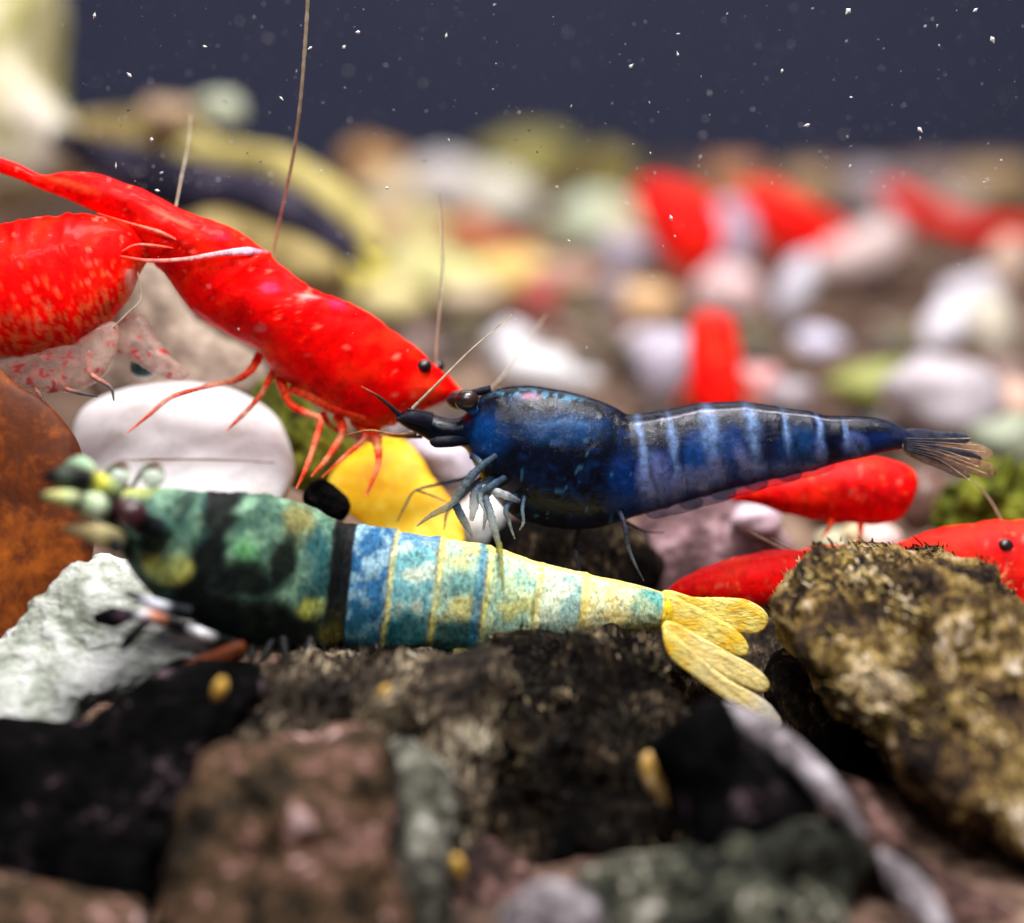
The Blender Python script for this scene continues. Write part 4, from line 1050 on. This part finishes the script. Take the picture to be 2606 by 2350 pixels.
def paint_fan(px, py, k):
    tip = k == 3
    n = len(px)
    col = mixc(np.tile(lin((246, 204, 44)), (n, 1)), (246, 230, 120), sstep(0.35, 0.65, vnoise(px, py, 30, 81, 3)))
    if k >= 2:
        col = mixc(col, (250, 238, 178), sstep(1700, 1800, px) * 0.65)
    # veins run along the blade
    a = (px - 1690) * 0.5 - (py - 1560)
    v = np.abs(((a / 20.0 + 1.2 * vnoise(px, py, 40, 83, 3)) % 1.0) - 0.5)
    col = mixc(col, (150, 116, 30), sstep(0.14, 0.0, v) * 0.75)
    if tip:
        col = mixc(col, (236, 230, 220), sstep(1890, 1960, px) * 0.9)
        col = mixc(col, (250, 226, 150), sstep(1660, 1600, py) * 0)
    return col


for k, (ol, d, tl) in enumerate(fan_g):
    inflate('tail_blade', ol, d, 0.022, M['fan'], gr, rough=0.004, cell=0.1, nt=140, npz=28, sq=0.5, tilt=0.12, seed=k, paint=lambda x, y, k=k: paint_fan(x, y, k))

# ------------------------------------------------------------------ red shrimps


def paint_red(seed, orange=0.3):
    def f(px, py, t, h):
        n = len(px)
        a = vnoise(px, py, 60, seed, 4); b = vnoise(px, py, 24, seed + 3, 3)
        col = mixc(np.tile(lin((255, 3, 2)), (n, 1)), (255, 34, 8), sstep(0.48, 0.64, a) * orange * 2.4)
        col = mixc(col, (190, 0, 4), sstep(0.5, 0.68, vnoise(px, py, 90, seed + 7, 4)) * 0.75)
        col = mixc(col, (250, 120, 100), sstep(0.72, 0.8, b) * 0.6)
        return col
    return f


def paint_red_main(px, py, t, h):
    col = paint_red(100)(px, py, t, h)
    b = vnoise(px, py, 18, 107, 3)
    # thin pale window streaks and pink spots on the back
    for (cx, cy, rx, ry, rot, c, s) in [(696, 740, 22, 13, 0, (255, 60, 110), .9), (790, 760, 26, 5, 0.1, (255, 150, 150), .8), (860, 780, 22, 12, 0.3, (236, 30, 80), .7), (440, 560, 60, 5, 0.45, (250, 120, 90), .6), (200, 480, 60, 10, 0.3, (250, 90, 50), .6), (570, 610, 24, 10, 0, (240, 20, 60), .6), (300, 500, 50, 8, 0.4, (240, 40, 40), .5), (1085, 990, 40, 30, 0.4, (255, 60, 30), .8), (1030, 1060, 60, 18, -0.3, (255, 70, 20), .6)]:
        col = mixc(col, c, blob(px, py, cx, cy, rx, ry, 0.6, rot) * s * (0.5 + b))
    # mouth parts below the head are blotched orange
    col = mixc(col, (255, 90, 30), sstep(-0.72, -0.95, h) * (px > 640) * sstep(0.4, 0.6, b) * 0.8)
    return col


ra = thing('shrimp', P(820, 1240, 10.7), 'big bright red shrimp with bent back walking over the white pebble', 'shrimp')
rst = [((-180, 360), (-180, 380)), ((-60, 382), (-60, 412)), ((0, 402), (0, 440)), ((50, 419), (50, 457)), ((109, 446), (105, 482)), ((173, 439), (160, 503)), ((248, 444), (215, 527)), ((317, 466), (268, 553)), ((387, 494), (318, 580)), ((446, 526), (357, 632)), ((520, 556), (394, 672)), ((595, 582), (430, 708)), ((644, 615), (455, 748)), ((689, 648), (490, 792)), ((722, 682), (535, 826)), ((790, 732), (600, 862)), ((840, 754), (660, 892)), ((892, 773), (709, 955)), ((942, 798), (773, 996)), ((1000, 843), (842, 1046)), ((1050, 878), (900, 1072)), ((1092, 914), (952, 1090)), ((1126, 948), (1010, 1078)), ((1152, 975), (1080, 1046)), ((1168, 996), (1140, 1020)), ((1174, 1003), (1168, 1010))]
loft_body('body', rst, [10.4, 10.4, 10.41, 10.45, 10.52, 10.58, 10.64, 10.68], [8, 14, 20, 24, 30, 44, 58, 66, 72, 78, 82, 86, 90, 94, 100, 104, 106, 104, 98, 90, 80, 66, 50, 32, 14, 4], M['red'], ra, paint_red_main, n=240, m=80, rings=(330, 470, 590), ringamp=0.03)
ball('eye', 1077, 933, 22, 18, 10.565, M['eye'], ra)
ball('eye', 1112, 935, 18, 16, 10.83, M['eye'], ra)
tube('rostrum', [(1130, 955, 10.69), (1160, 985, 10.68), (1188, 1008, 10.67)], [9, 6, 1.5], M['limb'], ra, cols=[(230, 10, 8), (250, 60, 30), (255, 110, 70)])
PALE = [(255, 180, 170, .8), (255, 210, 215, .9), (250, 190, 200, .9)]
tube('carapace_margin', [(305, 652, 10.22), (380, 664, 10.23), (470, 660, 10.26), (560, 646, 10.29), (630, 640, 10.34), (690, 645, 10.46)], [2, 5, 5, 7, 11, 3], M['limb'], ra, cols=[(250, 60, 40), (255, 110, 100), (255, 150, 145), (255, 170, 180), (250, 190, 225), (240, 60, 60)], n=50, flat=0.5, sides=12)
tube('carapace_margin', [(248, 543, 10.3), (320, 566, 10.27), (400, 590, 10.28), (450, 612, 10.3), (500, 636, 10.32)], [1.5, 3, 6, 4, 1.5], M['limb'], ra, cols=[(255, 60, 40), (255, 90, 70), (255, 120, 100), (255, 80, 60), (250, 50, 30)], n=40)
tube('carapace_margin', [(310, 640, 10.22), (345, 624, 10.25), (395, 626, 10.27), (450, 634, 10.31)], [2, 3, 4, 1.5], M['limb'], ra, cols=[(255, 60, 40), (255, 120, 100), (255, 70, 50)], n=30)
RC = [(240, 30, 10), (250, 80, 30, .9), (236, 40, 14), (250, 160, 120, .55), (236, 50, 20, .95), (250, 150, 110, .6), (230, 60, 24, .9), (250, 120, 80, .7)]
rl = [([(660, 905, 10.62), (640, 940, 10.58), (600, 968, 10.55), (520, 986, 10.5), (435, 1012, 10.46), (378, 1058, 10.45), (322, 1104, 10.45)], [16, 13, 10, 8, 8, 6, 2]),
      ([(700, 940, 10.6), (680, 975, 10.57), (662, 1008, 10.54), (616, 1058, 10.52), (576, 1098, 10.5)], [14, 10, 9, 8, 2]),
      ([(712, 960, 10.58), (736, 1025, 10.52), (775, 1050, 10.5), (814, 1070, 10.48), (800, 1130, 10.44), (776, 1200, 10.4), (754, 1244, 10.38)], [18, 13, 13, 12, 10, 8, 3]),
      ([(860, 1060, 10.6), (872, 1100, 10.55), (834, 1166, 10.5), (792, 1214, 10.46)], [18, 13, 10, 3]),
      ([(900, 1070, 10.65), (930, 1112, 10.58), (880, 1160, 10.54), (820, 1215, 10.5)], [16, 10, 8, 2]),
      ([(945, 1080, 10.66), (958, 1120, 10.6), (962, 1182, 10.56), (932, 1262, 10.52)], [24, 18, 10, 4]),
      ([(820, 1050, 10.7), (850, 1090, 10.7), (960, 1130, 10.68)], [12, 8, 3])]
for pts, r in rl:
    tube('leg', pts, [q * 0.8 for q in r], M['limb'], ra, cols=RC, sides=10, n=40, rough=0.25)
tube('mouthpart', [(960, 1070, 10.62), (985, 1075, 10.6), (1005, 1080, 10.58)], [14, 10, 4], M['limb'], ra, cols=[(240, 30, 12), (250, 80, 40), (200, 60, 40)])
tube('mouthpart', [(740, 985, 10.56), (800, 1010, 10.54), (860, 1040, 10.54), (930, 1062, 10.56)], [14, 18, 18, 12], M['limb'], ra, cols=[(245, 60, 24), (250, 90, 40), (240, 40, 20), (246, 70, 30)])
tube('antenna', [(695, 642, 10.7), (716, 540, 10.6), (742, 420, 10.45), (762, 280, 10.3), (775, 130, 10.2), (785, -30, 10.1)], [2.6, 3.2, 4, 4.6, 5, 5], M['feeler'], ra, n=90, rough=0.25)
tube('antenna', [(448, 525, 10.6), (462, 450, 10.7), (476, 380, 10.8), (486, 290, 10.9)], [2.2, 2.4, 2.2, 1.6], M['feeler'], ra, n=40, rough=0.25)
tube('antenna', [(1108, 950, 10.72), (1116, 820, 10.7), (1126, 700, 10.7), (1124, 600, 10.7), (1119, 490, 10.7)], [3.2, 3, 2.8, 2.4, 1.5], M['feeler'], ra, n=60, rough=0.25)


def paint_redb(px, py, t, h):
    col = paint_red(150)(px, py, t, h)
    b = vnoise(px, py, 12, 157, 2); c = vnoise(px * 1.6, py * 0.5, 12, 158, 2)
    lo = sstep(-0.25, -0.75, h)
    col = mixc(col, (250, 110, 60), lo * sstep(0.5, 0.64, c) * 0.85)
    col = mixc(col, (250, 96, 50), sstep(0.2, -0.2, h) * sstep(0.66, 0.74, b) * 0.7)
    rim = np.exp(-((px - 340) / 9.0) ** 2) * (py > 690)
    return mixc(col, (255, 170, 160), np.clip(rim, 0, 1) * 0.8)


rb = thing('shrimp', P(60, 960, 10.3), 'red shrimp with orange speckled belly lying beside the dead leaf', 'shrimp')
loft_body('body', [((412, 632), (406, 646)), ((392, 610), (380, 660)), ((357, 588), (352, 700)), ((317, 563), (322, 768)), ((223, 546), (245, 852)), ((124, 552), (149, 890)), ((0, 572), (0, 908)), ((-120, 600), (-120, 890)), ((-300, 640), (-300, 800)), ((-380, 690), (-380, 730))], [10.42, 10.36, 10.3, 10.28], [8, 26, 50, 74, 100, 112, 116, 100, 60, 10], M['red'], rb, paint_redb, n=130, m=80, rings=(60, 190), ringamp=0.03)
ball('eye', -330, 690, 20, 20, 10.1, M['eye'], rb)


def paint_brood(px, py):
    a = vnoise(px, py, 16, 171, 2)
    col = np.tile(lin((226, 190, 176)), (len(px), 1))
    m = sstep(0.62, 0.72, a)
    col = mixc(col, (206, 40, 50), m * 0.9)
    al = 0.42 + 0.5 * m
    return np.hstack([col, al[:, None]])


M['brood'] = tint_mat('clear_belly_skin', fine=20, var=0.3, rough=0.3, coat=0.3, bump=0.2, alpha=True)
inflate('swimmeret', [(-160, 870), (0, 880), (150, 870), (240, 835), (300, 830), (290, 900), (250, 965), (150, 1000), (0, 985), (-160, 960)], 10.34, 0.08, M['brood'], rb, rough=0.01, cell=0.1, nt=120, npz=40, paint=paint_brood, seed=40)
inflate('swimmeret', [(290, 820), (350, 800), (400, 860), (440, 920), (480, 960), (420, 960), (340, 920), (290, 880)], 10.5, 0.05, M['brood'], rb, rough=0.01, cell=0.1, nt=90, npz=30, paint=paint_brood, seed=41)
for k, (x0, y0, x1, y1, x2, y2) in enumerate([(160, 980, 200, 1000, 250, 1010), (90, 985, 110, 1020, 120, 1060), (230, 950, 280, 985, 290, 1020), (40, 980, 60, 1000, 100, 1030)]):
    tube('leg', [(x0, y0 - 60, 10.3), (x0, y0, 10.3), (x1, y1, 10.28), (x2, y2, 10.26)], [8, 7, 5, 2], M['limb'], rb, cols=[(240, 60, 40), (226, 140, 120, .8), (90, 84, 84, .9), (60, 60, 64)])
tube('antenna', [(350, 690, 10.34), (358, 760, 10.32), (322, 800, 10.3), (270, 850, 10.3)], [2.2, 2.2, 2.2, 1.5], M['feeler'], rb, n=30)

# distant and half hidden red shrimps


def red_shrimp(label, st, d, hw, eye=None, feel=None, leg=None, seed=200, group=None, fan=None, n=70, rings=()):
    mid = st[len(st) // 2]
    t = thing('shrimp', P(mid[1][0], mid[1][1], d), label, 'shrimp', group)
    loft_body('body', st, [d], hw, M['redfar'], t, paint_red(seed, 0.4), n=n, m=40, rings=rings, ringamp=0.035)
    if eye:
        for dz in (-0.5, 0.5):
            ball('eye', eye[0] + 14 * dz, eye[1], eye[2], eye[2], d + dz * hw[len(hw) // 2] * K * d * 1.6, M['eye'], t)
    for f in feel or []:
        tube('antenna', [(a, b, d) for a, b in f], [2.5, 2, 1], M['feeler'], t, n=20)
    for f in leg or []:
        tube('leg', [(a, b, d - 0.1) for a, b in f], [9, 6, 2], M['limb'], t, cols=RC)
    if fan:
        tube('tail_blade', [(a, b, d) for a, b in fan], [10, 22, 16, 4], M['limb'], t, cols=[(236, 20, 14), (240, 50, 40), (240, 90, 70)], flat=0.4, sides=12)
    return t


d1 = ground_d(690, 0.1)
red_shrimp('small red shrimp with hunched body beside the olive stone at the back', [((1610, 490), (1612, 505)), ((1640, 464), (1630, 560)), ((1710, 464), (1670, 630)), ((1790, 496), (1730, 695)), ((1840, 555), (1790, 700)), ((1856, 620), (1830, 660))], d1, [10, 55, 75, 75, 60, 14], eye=(1640, 510, 12), leg=[[(1720, 640), (1715, 690), (1700, 730)], [(1760, 680), (1760, 710), (1750, 740)]], feel=[[(1615, 495), (1590, 440), (1560, 410)]], seed=201)
d2 = ground_d(660, 0.1)
red_shrimp('small red shrimp sloping down beside the tan stone at the back', [((1845, 505), (1845, 525)), ((1890, 470), (1880, 585)), ((1970, 474), (1945, 625)), ((2055, 516), (2010, 650)), ((2140, 570), (2105, 650)), ((2200, 610), (2190, 635))], d2, [10, 55, 72, 66, 45, 12], eye=(1880, 500, 12), leg=[[(1940, 600), (1935, 640), (1920, 680)], [(1990, 640), (1990, 670), (1975, 700)]], fan=[(2185, 620), (2220, 640), (2250, 650), (2270, 660)], seed=207)
d3 = ground_d(620, 0.1)
red_shrimp('slim red shrimp stretched out under the brownish mauve stone', [((2235, 490), (2237, 505)), ((2280, 470), (2275, 545)), ((2370, 512), (2365, 590)), ((2450, 548), (2450, 612)), ((2540, 560), (2540, 618)), ((2680, 570), (2680, 610))], d3, [8, 36, 42, 36, 32, 10], eye=(2270, 495, 10), leg=[[(2320, 570), (2315, 600), (2300, 630)]], fan=[(2660, 590), (2700, 600), (2740, 600), (2760, 600)], seed=213)
d4 = ground_d(1040, 0.1)
red_shrimp('red shrimp sitting upright facing the blue shrimp back', [((1790, 792), (1812, 792)), ((1758, 820), (1862, 815)), ((1750, 880), (1880, 880)), ((1752, 960), (1890, 960)), ((1760, 1030), (1895, 1030)), ((1790, 1090), (1870, 1090))], d4, [10, 54, 62, 66, 60, 20], eye=(1800, 830, 8), leg=[[(1890, 960), (1920, 990), (1940, 1040)], [(1890, 1000), (1910, 1030), (1920, 1060)], [(1756, 980), (1730, 1010), (1715, 1050)]], seed=219)
red_shrimp('red shrimp body partly covered by the blue shrimp tail', [((1850, 1262), (1850, 1272)), ((1920, 1235), (1930, 1285)), ((1990, 1215), (2005, 1310)), ((2100, 1180), (2105, 1328)), ((2215, 1163), (2215, 1335)), ((2285, 1178), (2280, 1326)), ((2322, 1196), (2312, 1296)), ((2336, 1222), (2330, 1258))], 10.95, [6, 26, 48, 66, 70, 60, 44, 14], leg=[[(2120, 1320), (2110, 1345), (2090, 1370)], [(2190, 1330), (2190, 1360), (2180, 1385)]], seed=225, n=100, rings=(1990, 2060, 2130))
red_shrimp('red shrimp lying low between green shrimp tail and mossy rock', [((1680, 1518), (1684, 1526)), ((1740, 1470), (1760, 1530)), ((1850, 1424), (1870, 1545)), ((1960, 1402), (1985, 1540)), ((2050, 1404), (2080, 1510)), ((2120, 1426), (2140, 1490)), ((2160, 1450), (2165, 1470))], 10.6, [6, 34, 56, 60, 52, 34, 8], feel=[[(2080, 1430), (2000, 1390), (1960, 1368)], [(1900, 1350), (1990, 1395), (2080, 1432)]], leg=[[(1900, 1540), (1890, 1570), (1870, 1590)]], seed=231, n=100, rings=(1800, 1880, 1960, 2040))
red_shrimp('red shrimp with dark eye looking over the big mossy rock', [((2030, 1402), (2032, 1425)), ((2110, 1388), (2115, 1450)), ((2220, 1396), (2225, 1470)), ((2300, 1378), (2305, 1490)), ((2390, 1345), (2405, 1540)), ((2500, 1330), (2520, 1600)), ((2620, 1326), (2630, 1640)), ((2720, 1350), (2730, 1600)), ((2800, 1450), (2800, 1500))], 10.7, [8, 28, 36, 50, 76, 92, 96, 70, 10], eye=None, feel=[[(2555, 1335), (2510, 1260), (2445, 1195)]], leg=[[(2480, 1580), (2470, 1620), (2450, 1650)]], seed=237, n=110, rings=(2140, 2220, 2300))
last = [o for o in bpy.data.objects if o.parent is None and o.get('label', '').startswith('red shrimp with dark eye')][0]
ball('eye', 2556, 1390, 24, 20, 10.575, M['eye'], last)

# ------------------------------------------------------------------ drifting flakes in the water


def flake_mesh(seed):
    r = np.random.RandomState(seed)
    V = [(1, 0, 0), (-1, 0, 0), (0, 1, 0), (0, -1, 0), (0, 0, 1), (0, 0, -1)]
    V = np.array(V, float) * (0.5 + 0.8 * r.rand(6, 1))
    F = [(0, 2, 4), (2, 1, 4), (1, 3, 4), (3, 0, 4), (2, 0, 5), (1, 2, 5), (3, 1, 5), (0, 3, 5)]
    return V, F


V, F, SC = [], [], []
rs = np.random.RandomState(33)
for k in range(2200):
    d = 9.2 + 3.2 * rs.rand()
    if rs.rand() < 0.25: d = 8 + 12 * rs.rand()
    px, py = rs.uniform(150, 2650), (rs.uniform(-20, 480) if rs.rand() < 0.86 else rs.uniform(400, 900))
    v, f = flake_mesh(k)
    s = K * 10 * (0.8 + 3.2 * rs.rand() ** 4)
    k0 = len(V)
    th = rs.rand() * 6.3
    R = np.array([[math.cos(th), 0, math.sin(th)], [0, 1, 0], [-math.sin(th), 0, math.cos(th)]])
    V += list((v * np.array([1.6, 0.5, 0.8])) @ R.T * s + P(px, py, d))
    SC += [lin((60, 62, 84)) + (lin((225, 222, 226)) - lin((60, 62, 84))) * (rs.rand() ** 3 if py < 420 else 0.8)] * 6
    F += [tuple(i + k0 for i in q) for q in f]
tag(mesh_obj('suspended_specks', V, F, M['stuffcol'], None, SC, smooth=False), 'fine pale specks drifting in the water before the dark back panel', 'specks', kind='stuff')
big = [(520, 118, 6), (875, 120, 6), (1135, 92, 8), (912, 82, 7), (330, 192, 7), (715, 250, 6), (1605, 170, 7), (1725, 140, 6), (2055, 318, 7), (2525, 100, 9), (2160, 28, 10), (2340, 330, 8), (1655, 390, 5), (385, 355, 9), (295, 423, 7), (400, 485, 6), (1708, 555, 6), (2165, 248, 5), (985, 478, 6), (2482, 26, 6), (1990, 180, 6), (240, 40, 7), (790, 122, 6)]
for k, (px, py, r) in enumerate(big):
    v, f = flake_mesh(500 + k)
    d = 10.1 + 0.25 * (rs.rand() - 0.5)
    th = rs.rand() * 6.3
    R = np.array([[math.cos(th), 0, math.sin(th)], [0, 1, 0], [-math.sin(th), 0, math.cos(th)]])
    c = P(px, py, d)
    tag(mesh_obj('drifting_flake', (v * np.array([1.3, 0.5, 0.7])) @ R.T * (r * K * d) + c, f, M['speck'], smooth=False, origin=c), 'bright white flake drifting in the water', 'flake', 'bright flakes drifting in the water')
